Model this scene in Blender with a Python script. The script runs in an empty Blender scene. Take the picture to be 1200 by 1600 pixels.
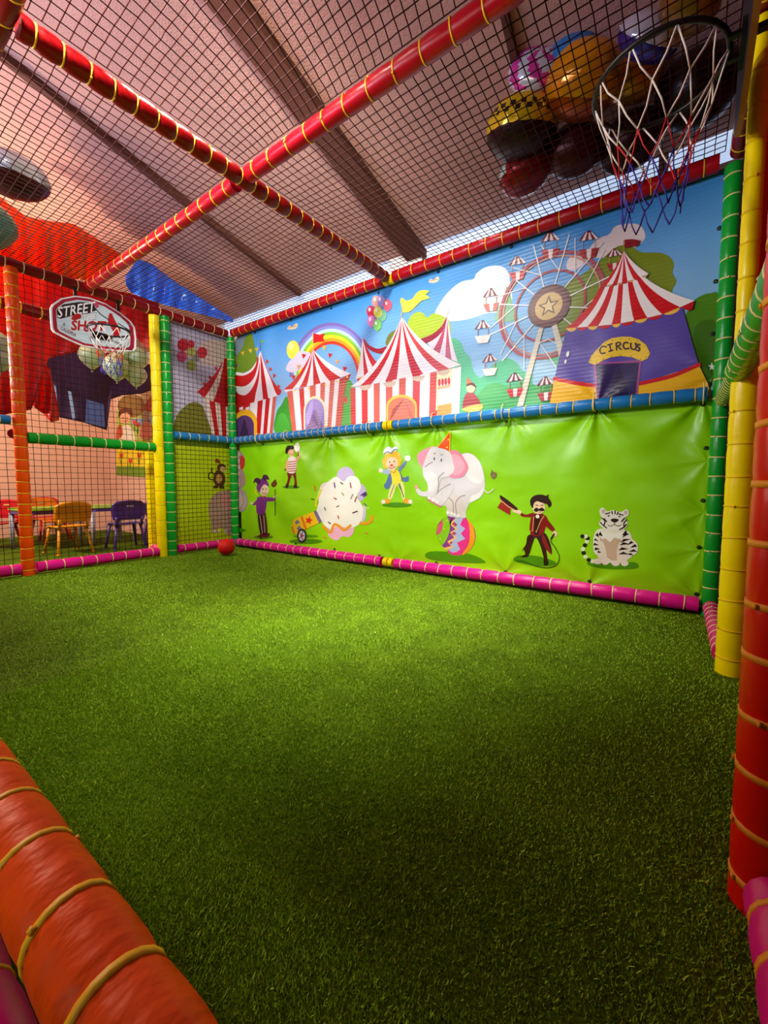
import bpy, bmesh, math, random
from math import sin, cos, pi, radians, sqrt, atan2, hypot
from mathutils import Vector, Matrix, Quaternion

random.seed(7)
scene = bpy.context.scene
COL = scene.collection

# ------------------------------------------------------------------ camera, world, lights, exposure
F_PX = 651.5
YAW, PITCH = radians(35.851), radians(-3.979)
CAM = Vector((4.1642, -2.8516, 0.7239))
FWD = Vector((-sin(YAW) * cos(PITCH), cos(YAW) * cos(PITCH), sin(PITCH)))
RGT = Vector((cos(YAW), sin(YAW), 0.0))
UPV = RGT.cross(FWD)
cam_data = bpy.data.cameras.new('camera')
cam_data.sensor_fit = 'HORIZONTAL'
cam_data.sensor_width = 36.0
cam_data.lens = F_PX * 36.0 / 1200.0
cam_data.clip_start = 0.02
cam = bpy.data.objects.new('camera', cam_data)
cam.matrix_world = Matrix(((RGT.x, UPV.x, -FWD.x, CAM.x), (RGT.y, UPV.y, -FWD.y, CAM.y),
                           (RGT.z, UPV.z, -FWD.z, CAM.z), (0, 0, 0, 1)))
COL.objects.link(cam)
scene.camera = cam

world = bpy.data.worlds.new('world')
scene.world = world
world.use_nodes = True
world.node_tree.nodes['Background'].inputs[0].default_value = (0.9, 0.72, 0.68, 1)
world.node_tree.nodes['Background'].inputs[1].default_value = 0.035

def light(name, kind, loc, energy, color, target=None, **kw):
    d = bpy.data.lights.new(name, kind)
    d.energy = energy
    d.color = color
    for k, v in kw.items():
        setattr(d, k, v)
    o = bpy.data.objects.new(name, d)
    o.location = loc
    if target is not None:
        o.rotation_euler = (Vector(target) - Vector(loc)).to_track_quat('-Z', 'Y').to_euler()
    COL.objects.link(o)
    return o

# flood lamp on the front beam aimed at the circus wall
light('flood_lamp', 'SPOT', (2.6, -2.75, 3.05), 690, (1.0, 0.97, 0.84), (1.4, -0.15, 1.15),
      spot_size=radians(92), spot_blend=0.75, shadow_soft_size=0.16)
# added area fill above the net, throwing a pool of light along the mural side of the turf
light('floor_fill', 'AREA', (2.6, -0.85, 2.84), 36, (1.0, 0.98, 0.80), (2.9, -1.0, 0.0), shape='RECTANGLE', size=2.2, size_y=0.2, spread=radians(46))
# unseen spot added to light the door posts and the tiger end of the wall
light('post_fill', 'SPOT', (1.5, -3.1, 2.2), 190, (1.0, 0.95, 0.82), (4.25, -0.80, 1.2), spot_size=radians(45), spot_blend=0.6, shadow_soft_size=0.12)
# daylight coming in from the hall's front-left side, mostly catching the ceiling
light('hall_daylight', 'AREA', (0.5, -4.6, 2.2), 64, (0.62, 0.66, 1.0), (1.3, -1.3, 3.35), shape='RECTANGLE', size=2.2, size_y=0.8, spread=radians(95))
# warm fill added behind the entrance to lift the ceiling
light('ceiling_fill', 'AREA', (2.6, -3.7, 1.7), 7, (1.0, 0.72, 0.60), (2.5, -1.4, 3.3), shape='RECTANGLE', size=1.6, size_y=0.6, spread=radians(100))
# added low spot, out of view, to brighten the orange entrance rail
light('rail_fill', 'SPOT', (3.0, -4.6, 0.95), 50, (1.0, 0.86, 0.66), (3.35, -2.85, 0.02), spot_size=radians(34), spot_blend=0.9, shadow_soft_size=0.1)
# party corner: an added off-view fill, and the lamp behind the orange canopy
light('party_fill', 'POINT', (-1.0, -2.75, 1.95), 240, (1.0, 0.78, 0.60), shadow_soft_size=0.15)
light('canopy_lamp', 'POINT', (-0.75, -1.9, 2.70), 30, (1.0, 0.62, 0.35), shadow_soft_size=0.1)

scene.view_settings.view_transform = 'Standard'
scene.view_settings.look = 'None'
scene.view_settings.exposure = 0.0
scene.view_settings.gamma = 1.0
scene.view_settings.use_curve_mapping = False

# ------------------------------------------------------------------ tracing helpers: a pixel of the photo seen on a known real plane
def ray(px, py):
    return RGT * ((px - 600) / F_PX) - UPV * ((py - 800) / F_PX) + FWD
def on_y(px, py, y=0.0):
    d = ray(px, py); return CAM + d * ((y - CAM.y) / d.y)
def on_x(px, py, x=0.0):
    d = ray(px, py); return CAM + d * ((x - CAM.x) / d.x)
def on_z(px, py, z=0.0):
    d = ray(px, py); return CAM + d * ((z - CAM.z) / d.z)

# ------------------------------------------------------------------ materials
def lin(c):
    if isinstance(c, str):
        c = tuple(int(c[i:i + 2], 16) / 255 for i in (0, 2, 4))
    return tuple(((v / 12.92) if v <= 0.04045 else ((v + 0.055) / 1.055) ** 2.4) for v in c) + (1.0,)

def new_mat(name):
    m = bpy.data.materials.new(name)
    m.use_nodes = True
    nt = m.node_tree
    return m, nt, nt.nodes['Principled BSDF']

def N(nt, kind, **kw):
    n = nt.nodes.new(kind)
    for k, v in kw.items():
        setattr(n, k, v)
    return n

def noise_bump(nt, b, scale, strength, dist=0.01, stretch=None, coord='Object'):
    tc = N(nt, 'ShaderNodeTexCoord')
    src = tc.outputs[coord]
    if stretch:
        mp = N(nt, 'ShaderNodeMapping'); mp.inputs['Scale'].default_value = stretch
        nt.links.new(src, mp.inputs['Vector']); src = mp.outputs[0]
    nz = N(nt, 'ShaderNodeTexNoise'); nz.inputs['Scale'].default_value = scale; nz.inputs['Detail'].default_value = 3
    nt.links.new(src, nz.inputs['Vector'])
    bp = N(nt, 'ShaderNodeBump'); bp.inputs['Strength'].default_value = strength; bp.inputs['Distance'].default_value = dist
    nt.links.new(nz.outputs[0], bp.inputs['Height'])
    nt.links.new(bp.outputs[0], b.inputs['Normal'])
    return nz

_m = {}
def mat(color, rough=0.5, metal=0.0, bump=None, spec=0.5, mottled=0.0, trans=0.0, tag=''):
    key = (color, rough, metal, bump, spec, mottled, trans, tag)
    if key in _m:
        return _m[key]
    m, nt, b = new_mat(tag or ('paint_' + (color if isinstance(color, str) else 'mix')))
    c = lin(color)
    b.inputs['Base Color'].default_value = c
    b.inputs['Roughness'].default_value = rough
    b.inputs['Metallic'].default_value = metal
    b.inputs['Specular IOR Level'].default_value = spec
    if trans:
        b.inputs['Transmission Weight'].default_value = trans
    nz = None
    if bump:
        nz = noise_bump(nt, b, bump[0], bump[1], bump[2] if len(bump) > 2 else 0.01, bump[3] if len(bump) > 3 else None)
    if mottled:
        tc = N(nt, 'ShaderNodeTexCoord'); n2 = N(nt, 'ShaderNodeTexNoise'); n2.inputs['Scale'].default_value = 7
        n2.inputs['Detail'].default_value = 4
        nt.links.new(tc.outputs['Object'], n2.inputs['Vector'])
        rp = N(nt, 'ShaderNodeValToRGB')
        rp.color_ramp.elements[0].position = 0.35; rp.color_ramp.elements[1].position = 0.7
        rp.color_ramp.elements[0].color = tuple(v * (1 - mottled) for v in c[:3]) + (1,)
        rp.color_ramp.elements[1].color = tuple(min(1, v * (1 + mottled)) for v in c[:3]) + (1,)
        nt.links.new(n2.outputs[0], rp.inputs[0]); nt.links.new(rp.outputs[0], b.inputs['Base Color'])
    _m[key] = m
    return m

def pvc(color, tag):
    return mat(color, 0.3, 0, (14, 0.35, 0.006), 0.32, 0.06, 0, tag)

# wrinkled vinyl: one node group for each banner, creases fan out from the tie points
def wrinkle_group(name, ties, axis, ripple=0.0):
    g = bpy.data.node_groups.new(name, 'ShaderNodeTree')
    g.interface.new_socket(name='Normal', in_out='OUTPUT', socket_type='NodeSocketVector')
    out = g.nodes.new('NodeGroupOutput')
    geo = g.nodes.new('ShaderNodeNewGeometry')
    sep = g.nodes.new('ShaderNodeSeparateXYZ'); g.links.new(geo.outputs['Position'], sep.inputs[0])
    U, V = sep.outputs[axis], sep.outputs['Z']
    def M(op, a, b=None, c=None):
        n = g.nodes.new('ShaderNodeMath'); n.operation = op
        for i, v in enumerate((a, b, c)):
            if v is None: continue
            if isinstance(v, (int, float)): n.inputs[i].default_value = v
            else: g.links.new(v, n.inputs[i])
        return n.outputs[0]
    total = None
    for (u, v, amp, reach, k, ph) in ties:
        du, dv = M('SUBTRACT', U, u), M('SUBTRACT', V, v)
        r = M('SQRT', M('ADD', M('MULTIPLY', du, du), M('MULTIPLY', dv, dv)))
        th = M('ARCTAN2', dv, du)
        wave = M('POWER', M('ABSOLUTE', M('SINE', M('MULTIPLY_ADD', th, k, ph))), 3.0)
        fall = M('MULTIPLY', M('EXPONENT', M('MULTIPLY', r, -1.0 / reach)), M('MINIMUM', M('MULTIPLY', r, 8.0), 1.0))
        h = M('MULTIPLY', M('MULTIPLY', wave, fall), amp)
        total = h if total is None else M('ADD', total, h)
    mp = g.nodes.new('ShaderNodeMapping'); mp.inputs['Scale'].default_value = (1.3, 1.3, 2.2)
    mp.inputs['Rotation'].default_value = (0, radians(25), 0)
    g.links.new(geo.outputs['Position'], mp.inputs[0])
    nz = g.nodes.new('ShaderNodeTexNoise'); nz.inputs['Scale'].default_value = 1.6; nz.inputs['Detail'].default_value = 1.5
    g.links.new(mp.outputs[0], nz.inputs['Vector'])
    big = M('MULTIPLY', nz.outputs[0], 0.030)
    total = big if total is None else M('ADD', total, big)
    if ripple:
        total = M('ADD', total, M('MULTIPLY', M('SINE', M('MULTIPLY', V, 260.0)), ripple))
    bp = g.nodes.new('ShaderNodeBump'); bp.inputs['Strength'].default_value = 1.0; bp.inputs['Distance'].default_value = 1.0
    g.links.new(total, bp.inputs['Height'])
    g.links.new(bp.outputs[0], out.inputs[0])
    return g

def vinyl(color, group, rough=0.36, ramp=None):
    key = ('vinyl', color, group.name, ramp)
    if key in _m:
        return _m[key]
    m, nt, b = new_mat('printed_vinyl')
    b.inputs['Base Color'].default_value = lin(color)
    b.inputs['Roughness'].default_value = rough
    b.inputs['Specular IOR Level'].default_value = 0.45
    gn = N(nt, 'ShaderNodeGroup'); gn.node_tree = group
    nt.links.new(gn.outputs[0], b.inputs['Normal'])
    if ramp:   # printed colour wash from the lower to the upper edge of the sheet
        geo = N(nt, 'ShaderNodeNewGeometry'); sp = N(nt, 'ShaderNodeSeparateXYZ')
        nt.links.new(geo.outputs['Position'], sp.inputs[0])
        mr = N(nt, 'ShaderNodeMapRange'); mr.inputs[1].default_value = ramp[0]; mr.inputs[2].default_value = ramp[1]
        nt.links.new(sp.outputs['Z'], mr.inputs[0])
        cr = N(nt, 'ShaderNodeValToRGB')
        cr.color_ramp.elements[0].color = lin(ramp[2]); cr.color_ramp.elements[1].color = lin(ramp[3])
        nt.links.new(mr.outputs[0], cr.inputs[0]); nt.links.new(cr.outputs[0], b.inputs['Base Color'])
    _m[key] = m
    return m

# ------------------------------------------------------------------ mesh and object helpers
class MB:
    def __init__(s):
        s.v, s.f, s.mi = [], [], []
    def add(s, verts, faces, mi=0):
        o = len(s.v); s.v += [tuple(p) for p in verts]
        s.f += [tuple(i + o for i in f) for f in faces]; s.mi += [mi] * len(faces)
    def box(s, lo, hi, mi=0, mtx=None):
        x0, y0, z0 = lo; x1, y1, z1 = hi
        p = [(x0, y0, z0), (x1, y0, z0), (x1, y1, z0), (x0, y1, z0), (x0, y0, z1), (x1, y0, z1), (x1, y1, z1), (x0, y1, z1)]
        if mtx: p = [mtx @ Vector(q) for q in p]
        s.add(p, [(0, 3, 2, 1), (4, 5, 6, 7), (0, 1, 5, 4), (1, 2, 6, 5), (2, 3, 7, 6), (3, 0, 4, 7)], mi)
    def tube(s, pts, rad, n=8, mi=0, cap=True, closed=False):
        pts = [Vector(p) for p in pts]; k = len(pts)
        rads = rad if isinstance(rad, (list, tuple)) else [rad] * k
        rings = []; nrm = None
        for i in range(k):
            a = pts[(i - 1) % k] if (closed or i > 0) else pts[0]
            c = pts[(i + 1) % k] if (closed or i < k - 1) else pts[-1]
            t = (c - a)
            t = t.normalized() if t.length > 1e-9 else Vector((0, 0, 1))
            if nrm is None:
                nrm = t.orthogonal().normalized()
            nrm = (nrm - t * nrm.dot(t))
            nrm = nrm.normalized() if nrm.length > 1e-6 else t.orthogonal().normalized()
            bn = t.cross(nrm)
            rings.append([pts[i] + (nrm * cos(2 * pi * j / n) + bn * sin(2 * pi * j / n)) * rads[i] for j in range(n)])
        V = [p for r in rings for p in r]; Fc = []
        last = k if closed else k - 1
        for i in range(last):
            a, b2 = i * n, ((i + 1) % k) * n
            for j in range(n):
                Fc.append((a + j, a + (j + 1) % n, b2 + (j + 1) % n, b2 + j))
        if cap and not closed:
            Fc.append(tuple(reversed(range(n)))); Fc.append(tuple((k - 1) * n + j for j in range(n)))
        s.add(V, Fc, mi)
    def lathe(s, prof, n=24, mi=0, mtx=None, wob=None):
        V = []
        for i, (r, z) in enumerate(prof):
            for j in range(n):
                a = 2 * pi * j / n; rr = r if wob is None else wob(r, z, a)
                p = Vector((rr * cos(a), rr * sin(a), z)); V.append(mtx @ p if mtx else p)
        Fc = [(i * n + j, i * n + (j + 1) % n, (i + 1) * n + (j + 1) % n, (i + 1) * n + j) for i in range(len(prof) - 1) for j in range(n)]
        s.add(V, Fc, mi)
    def grid(s, fn, nu, nv, mi=0):
        V = [fn(i / nu, j / nv) for j in range(nv + 1) for i in range(nu + 1)]
        s.add(V, [(j * (nu + 1) + i, j * (nu + 1) + i + 1, (j + 1) * (nu + 1) + i + 1, (j + 1) * (nu + 1) + i) for j in range(nv) for i in range(nu)], mi)
    def mesh(s, name, mats, smooth=True):
        me = bpy.data.meshes.new(name); me.from_pydata(s.v, [], s.f)
        for m in (mats if isinstance(mats, (list, tuple)) else [mats]):
            me.materials.append(m)
        me.polygons.foreach_set('material_index', s.mi)
        me.polygons.foreach_set('use_smooth', [smooth] * len(s.f))
        me.update()
        return me
    def build(s, name, mats, parent=None, smooth=True, loc=None):
        return link(name, s.mesh(name, mats, smooth), parent, loc)

def link(name, data, parent=None, loc=None):
    o = bpy.data.objects.new(name, data); COL.objects.link(o)
    if parent is not None: o.parent = parent
    if loc is not None: o.location = loc
    return o

def tag(o, label=None, cat=None, group=None, kind=None):
    if label: o['label'] = label
    if cat: o['category'] = cat
    if group: o['group'] = group
    if kind: o['kind'] = kind
    return o

def thing(name, label, cat, loc=(0, 0, 0), rz=0, group=None):
    o = bpy.data.objects.new(name, None); COL.objects.link(o)
    o.empty_display_size = 0.05
    o.location = loc; o.rotation_euler = (0, 0, rz)
    return tag(o, label, cat, group)

def sharp(o, deg=35):
    me = o.data
    bm = bmesh.new(); bm.from_mesh(me)
    for e in bm.edges:
        if len(e.link_faces) == 2 and e.calc_face_angle(0) > radians(deg): e.smooth = False
    bm.to_mesh(me); bm.free()
    return o

# ------------------------------------------------------------------ the room
m_turf_base = mat('4c6408', 0.9, 0, (60, 0.6, 0.01), 0.1, 0.25, 0, 'turf_backing')
b = MB(); b.box((-4.2, -4.2, -0.06), (5.6, 0.6, 0.0)); tag(b.build('floor', m_turf_base, smooth=False), kind='structure')

m_ceiling = mat('b88c7e', 0.9, 0, (120, 0.5, 0.01), 0.15, 0.06, 0, 'rough_ceiling_board')
m_beam = mat('573429', 0.8, 0, (60, 0.3, 0.005), 0.2, 0, 0, 'ceiling_beam')
CZ0, CSL = 2.70, 0.312          # the ceiling slopes: height at the mural wall, rise per metre towards the hall
def ceil_z(y): return CZ0 + CSL * (0.3 - y)
b = MB()
b.add([(-4.2, 0.3, ceil_z(0.3)), (5.6, 0.3, ceil_z(0.3)), (5.6, -4.2, ceil_z(-4.2)), (-4.2, -4.2, ceil_z(-4.2)),
       (-4.2, 0.3, ceil_z(0.3) + .1), (5.6, 0.3, ceil_z(0.3) + .1), (5.6, -4.2, ceil_z(-4.2) + .1), (-4.2, -4.2, ceil_z(-4.2) + .1)],
      [(0, 1, 2, 3), (7, 6, 5, 4), (0, 4, 5, 1), (1, 5, 6, 2), (2, 6, 7, 3), (3, 7, 4, 0)])
ceiling = tag(b.build('ceiling', m_ceiling, smooth=False), kind='structure')
def ceil_pt(px, py):
    d = ray(px, py); t = (CZ0 + CSL * 0.3 - CSL * CAM.y - CAM.z) / (d.z + CSL * d.y); return CAM + d * t
def ceiling_beam(p0, p1, w, h):
    a, c = ceil_pt(*p0), ceil_pt(*p1)
    a = c + (a - c) * 1.6
    d = (c - a); side = Vector((0, 0, 1)).cross(d).normalized() * (w / 2); dn = Vector((0, -CSL, -1)).normalized() * h
    bb = MB()
    bb.add([a - side, a + side, c + side, c - side, a - side + dn, a + side + dn, c + side + dn, c - side + dn],
           [(0, 1, 2, 3), (7, 6, 5, 4), (0, 4, 5, 1), (1, 5, 6, 2), (2, 6, 7, 3), (3, 7, 4, 0)])
    bb.build('beam', m_beam, ceiling, smooth=False)
ceiling_beam((362, 0), (655, 398), 0.17, 0.07)
ceiling_beam((0, 78), (470, 456), 0.05, 0.05)
ceiling_beam((792, 30), (830, 200), 0.035, 0.04)

m_wall_pink = mat('e6b8a4', 0.8, 0, (40, 0.15, 0.004), 0.2, 0.03, 0, 'pink_wall_paint')
b = MB(); b.box((-3.2, -4.2, 0), (-3.1, 0.3, 5.0)); wl = tag(b.build('wall_left', m_wall_pink, smooth=False), kind='structure')
b = MB(); b.box((-3.1, -0.10, 0), (-0.15, -0.02, 2.3)); wb = tag(b.build('wall_back_left', m_wall_pink, smooth=False), kind='structure')
m_wall_grey = mat('b9a79a', 0.85, 0, (40, 0.15, 0.004), 0.2, 0.03, 0, 'grey_wall_paint')
b = MB()
b.box((-3.1, 0.30, 0), (5.6, 0.40, 2.52)); tag(b.build('wall_back', m_wall_grey, smooth=False), kind='structure')
# clerestory strip above the mural: glowing daylight panes between short mullions
m_pane, nt, pb = new_mat('daylight_pane')
pb.inputs['Base Color'].default_value = lin('c8dcf0'); pb.inputs['Roughness'].default_value = 0.15
pb.inputs['Emission Color'].default_value = lin('bcd2f2'); pb.inputs['Emission Strength'].default_value = 0.9
m_frame = mat('d9d4d0', 0.5, 0, None, 0.4, 0, 0, 'window_frame_paint')
wx = [(-0.6, 1.95), (2.28, 3.95), (4.0, 4.6)]
b = MB(); b.box((-3.1, 0.29, 2.50), (5.6, 0.37, 2.53)); b.box((-3.1, 0.30, 2.76), (5.6, 0.40, 2.95))
b.box((-3.1, 0.30, 2.53), (-0.6, 0.38, 2.76)); b.box((1.95, 0.30, 2.53), (2.28, 0.38, 2.76)); b.box((3.95, 0.30, 2.53), (4.0, 0.38, 2.76)); b.box((4.6, 0.3, 2.53), (5.6, 0.38, 2.76))
win = tag(b.build('window_1', m_frame, smooth=False), kind='structure')
for x0, x1 in wx:
    b = MB(); b.box((x0, 0.335, 2.53), (x1, 0.345, 2.76)); b.build('pane', m_pane, win, smooth=False)

m_redwall = mat('b00806', 0.6, 0, (3, 0.6, 0.03, (1, 14, 0.4)), 0.3, 0, 0, 'red_curtain_wall')
b = MB(); b.box((4.78, -1.7, 0), (4.86, 0.3, 3.3)); tag(b.build('wall_right', m_redwall, smooth=False), kind='structure')

# ------------------------------------------------------------------ turf pile (uncountable)
def turf():
    rnd = random.Random(3)
    V, Fc, mi = [], [], []
    def blade(x, y, h, w):
        a = rnd.random() * 2 * pi; lx, ly = rnd.gauss(0, .45) * h, rnd.gauss(0, .45) * h
        dx, dy = cos(a) * w, sin(a) * w; k = len(V)
        V.extend(((x - dx, y - dy, 0), (x + dx, y + dy, 0), (x + lx, y + ly, h))); Fc.append((k, k + 1, k + 2)); mi.append(rnd.choice((0, 0, 1, 1, 2)))
    for i in range(230000):
        blade(rnd.uniform(0.03, 4.31), rnd.uniform(-2.62, -0.03), rnd.uniform(.004, .009), .0017)
    for i in range(260000):                                         # the stretch nearest the lens shows single blades
        y = -1.2 - 1.45 * sqrt(rnd.random()); blade(rnd.uniform(2.3, 4.31), y, rnd.uniform(.003, .0068), .0009)
    for i in range(9000):
        blade(rnd.uniform(4.30, 4.75), rnd.uniform(-1.85, -0.9), rnd.uniform(.004, .009), .0017)
    me = bpy.data.meshes.new('turf_pile'); me.from_pydata(V, [], Fc)
    for c in ('82ac12', '98c41c', 'b6d43a'):
        me.materials.append(mat(c, 0.55, 0, None, 0.3, 0, 0, 'turf_blade_' + c))
    me.polygons.foreach_set('material_index', mi)
    tag(link('artificial_turf', me), 'short green artificial turf covering the play floor', 'turf', kind='stuff')
turf()

# ------------------------------------------------------------------ foam-padded pipes with cable ties
_tie_mesh = {}
def tie_mesh(r, m):
    key = (round(r, 4), m.name)
    if key not in _tie_mesh:
        bb = MB(); w = 0.0056 if r > .047 else 0.0032; n = 20; t = 0.0014
        prof = [(r - .002, -w), (r + t, -w), (r + t, w), (r - .002, w)]
        bb.lathe(prof, n)
        bb.box((r, -0.003, -0.004), (r + .005, 0.003, 0.004))     # ratchet head
        _tie_mesh[key] = bb.mesh('cable_tie', m, True)
    return _tie_mesh[key]

TIE_Y = mat('f0bc10', 0.5, 0, None, 0.4, 0, 0, 'cable_tie_yellow')
TIE_W = mat('ecd88c', 0.5, 0, None, 0.4, 0, 0, 'cable_tie_cream')
TIE_O = mat('ec9a20', 0.5, 0, None, 0.4, 0, 0, 'cable_tie_amber')
RED, DRED_SHADE = pvc('b0061c', 'red_pvc'), pvc('7c0408', 'shaded_deep_red_pvc')  # the deep red is darkened further to stand for shade on the ceiling rail
GREEN, BLUE, PINK = pvc('0a9a2a', 'green_pvc'), pvc('1f74b8', 'blue_pvc'), pvc('e0108c', 'magenta_pvc')
YEL, ORG, ORED = pvc('fae000', 'yellow_pvc'), pvc('f25000', 'orange_pvc'), pvc('dc1404', 'scarlet_pvc')
DGRN = pvc('2f7a1e', 'dark_green_pvc')
YELB = pvc('f0c800', 'yellow_joint_pvc')

def pipe(name, label, A, B, r, m, spacing, tie, phase=0.5, bulge=0.07, squeeze=None, skip=None, cat='padded pole', group=None):
    A, B = Vector(A), Vector(B); L = (B - A).length; d = (B - A) / L
    root = thing(name, label, cat, A, group=group)
    n = max(1, int(L / spacing)); at = [(i + phase) * L / n for i in range(n)]
    ss = set([0, L])
    rnd = random.Random(label)
    at = [min(L - .01, max(.01, s + rnd.uniform(-.06, .06) * spacing)) for s in at]
    for s in at:
        for q in (-.035, -.018, -.006, 0, .006, .018, .035): ss.add(min(L, max(0, s + q * spacing / .12)))
    for i in range(n + 1): ss.add(L * i / n)
    ss = sorted(ss); cl = [ss[0]]
    for s in ss:
        if s - cl[-1] > .0015: cl.append(s)
    pts, rad = [], []
    for s in cl:
        k = min(abs(s - a) for a in at) / (spacing * .5)
        pts.append(d * s); rad.append(r * (1 - bulge * math.exp(-(k * 3.2) ** 2) + rnd.uniform(-.008, .008)))
    bb = MB(); bb.tube(pts, rad, 18)
    sl = bb.build('foam_sleeve', m, root)
    sharp(sl, 60)
    q = d.to_track_quat('Z', 'Y')
    tm = tie_mesh(r * (1 - bulge) + .0006, tie)
    for s in at:
        if skip and skip(s): continue
        o = link('cable_tie', tm, root, d * s)
        o.rotation_mode = 'QUATERNION'
        o.rotation_quaternion = q @ Quaternion((0, 0, 1), rnd.uniform(0, 6.28)) @ Quaternion((1, 0, 0), rnd.uniform(-.1, .1))
    return root

R_ = 0.043
W, XJ, ZT, ZB, ZP = 4.287, 2.156, 2.37, 1.20, 0.055
# mural wall: red top rail, blue middle rail, magenta floor rail, each in two lengths meeting at the yellow post
pipe('top_rail', 'red padded top rail with yellow ties above the sky banner, tent-row half', (0.05, 0, ZT), (XJ - .07, 0, ZT), R_, RED, .105, TIE_Y, cat='padded rail')
pipe('top_rail', 'red padded top rail with yellow ties above the sky banner, ferris wheel half', (XJ + .05, 0, ZT), (W - .05, 0, ZT), R_, RED, .115, TIE_Y, cat='padded rail')
pipe('middle_rail', 'blue padded rail between the two banners, under the small tents', (0.05, 0, ZB), (XJ - .06, 0, ZB), R_ * .88, BLUE, .085, TIE_Y, cat='padded rail')
pipe('middle_rail', 'blue padded rail between the two banners, under the ferris wheel', (XJ + .06, 0, ZB), (W - .05, 0, ZB), R_ * .88, BLUE, .10, TIE_Y, cat='padded rail')
pipe('floor_rail', 'magenta padded floor rail below the jester and cannon', (0.05, 0, ZP), (XJ - .07, 0, ZP), R_, PINK, .11, TIE_W, cat='padded rail')
pipe('floor_rail', 'magenta padded floor rail below the elephant and tiger', (XJ + .07, 0, ZP), (W - .04, 0, ZP), R_, PINK, .115, TIE_W, cat='padded rail')
# yellow upright behind the banners: shows only at its joints
jp = thing('mural_post', 'yellow padded post behind the circus banners, seen at the rail joints', 'padded pole', (XJ, 0.115, 0))
b = MB(); b.tube([(0, 0, 0.0), (0, 0, 2.44)], .05, 16); sharp(b.build('foam_sleeve', YELB, jp), 60)
for z in (ZP, ZB, ZT - .01):
    for s in (-1, 1):
        b = MB(); b.tube([(s * .026 - .021, -.115, z), (s * .026 + .021, -.115, z)], [.038, .038], 16)
        sharp(b.build('joint_collar', YELB, jp), 60)
# ceiling beams
pipe('ceiling_rail', 'dark red padded ceiling rail running out from the mural joint', (XJ - .01, -2.31, ZT), (XJ - .01, -.05, ZT), R_, DRED_SHADE, .085, TIE_Y, bulge=.13, cat='padded rail')  # darker red than the cross rail: its shade is in the colour
pipe('ceiling_rail', 'glossy red padded ceiling rail parallel to the mural, left half', (0.05, -1.37, ZT), (XJ - .07, -1.37, ZT), R_ * .95, RED, .125, TIE_Y, cat='padded rail')
pipe('ceiling_rail', 'glossy red padded ceiling rail parallel to the mural, right half', (XJ + .05, -1.37, ZT), (W - .05, -1.37, ZT), R_ * .95, RED, .125, TIE_Y, cat='padded rail')
pipe('ceiling_rail', 'red padded ceiling rail on the open front edge of the cage', (0.05, -2.362, ZT), (W - .05, -2.362, ZT), R_ * 1.05, DRED_SHADE, .125, TIE_Y, cat='padded rail')
pipe('top_rail', 'dark red padded top rail over the basketball net wall', (0, -2.4, ZT - .01), (0, -.05, ZT - .01), R_, DRED_SHADE, .11, TIE_W, cat='padded rail')
pipe('top_rail', 'dark red padded top rail over the wall with the near hoop', (W + .03, -2.4, ZT), (W + .03, -.05, ZT), R_, DRED_SHADE, .11, TIE_Y, cat='padded rail')
# uprights, basketball net wall (x = 0)
pipe('corner_post', 'green padded corner post between the net wall and the mural', (0, 0, 0), (0, 0, 2.33), R_ * 1.02, GREEN, .095, TIE_W)
pipe('net_post', 'green padded post beside the yellow post of the net wall', (0, -.725, 0), (0, -.725, 2.33), R_ * 1.05, GREEN, .095, TIE_W)
pipe('net_post', 'yellow padded post right of the net-wall hoop', (-.005, -.822, 0), (-.005, -.822, 2.31), R_ * 1.06, YEL, .14, YELB, bulge=.05)
pipe('net_post', 'orange padded post left of the net-wall hoop', (0, -1.863, 0), (0, -1.863, 2.33), R_, ORG, .085, TIE_Y)
pipe('gate_rail', 'green padded rail under the net-wall hoop', (0, -1.82, 1.075), (0, -.87, 1.068), R_, GREEN, .115, TIE_W, cat='padded rail')
pipe('middle_rail', 'short blue padded rail across the netted corner panel', (0, -.68, 1.20), (0, -.045, 1.20), R_ * .95, BLUE, .105, TIE_W, cat='padded rail')
pipe('middle_rail', 'blue padded rail end left of the orange post', (0, -2.5, 1.20), (0, -1.92, 1.20), R_ * .8, BLUE, .11, TIE_W, cat='padded rail')
pipe('floor_rail', 'magenta padded floor rail under the green gate rail', (0, -1.81, ZP), (0, -.87, ZP), R_, PINK, .115, TIE_W, cat='padded rail')
pipe('floor_rail', 'short magenta padded floor rail behind the red ball', (0, -.67, ZP), (0, -.045, ZP), R_ * .95, PINK, .11, TIE_W, cat='padded rail')
pipe('floor_rail', 'dark pink padded floor rail left of the orange post', (0, -2.6, ZP), (0, -1.91, ZP), R_, PINK, .11, TIE_W, cat='padded rail')
pipe('gate_post', 'short yellow padded post behind the green gate rail', (-.33, -.76, 0), (-.33, -.76, 1.04), R_ * .95, YEL, .14, YELB, bulge=.05)
pipe('gate_post', 'short orange padded post behind the tall orange post', (-.30, -1.79, 0), (-.30, -1.79, 1.08), R_ * .9, ORG, .085, TIE_Y)
pipe('gate_rail', 'short red padded rail on top of the short orange post', (-.30, -1.79, 1.10), (-.02, -1.90, 1.10), R_ * .85, DRED_SHADE, .08, TIE_W, cat='padded rail')
pipe('gate_rail', 'short magenta floor rail at the foot of the short orange post', (-.30, -1.79, ZP), (-.03, -1.88, ZP), R_ * .85, PINK, .08, TIE_W, cat='padded rail')
pipe('gate_rail', 'short magenta floor rail at the foot of the short yellow post', (-.33, -.76, ZP), (-.05, -.82, ZP), R_ * .85, PINK, .08, TIE_W, cat='padded rail')
pipe('outer_rail', 'red padded rail behind the basketball backboard', (-.42, -2.3, 2.19), (-.42, -.86, 2.19), R_ * 1.2, DRED_SHADE, .13, TIE_Y, cat='padded rail')
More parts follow.
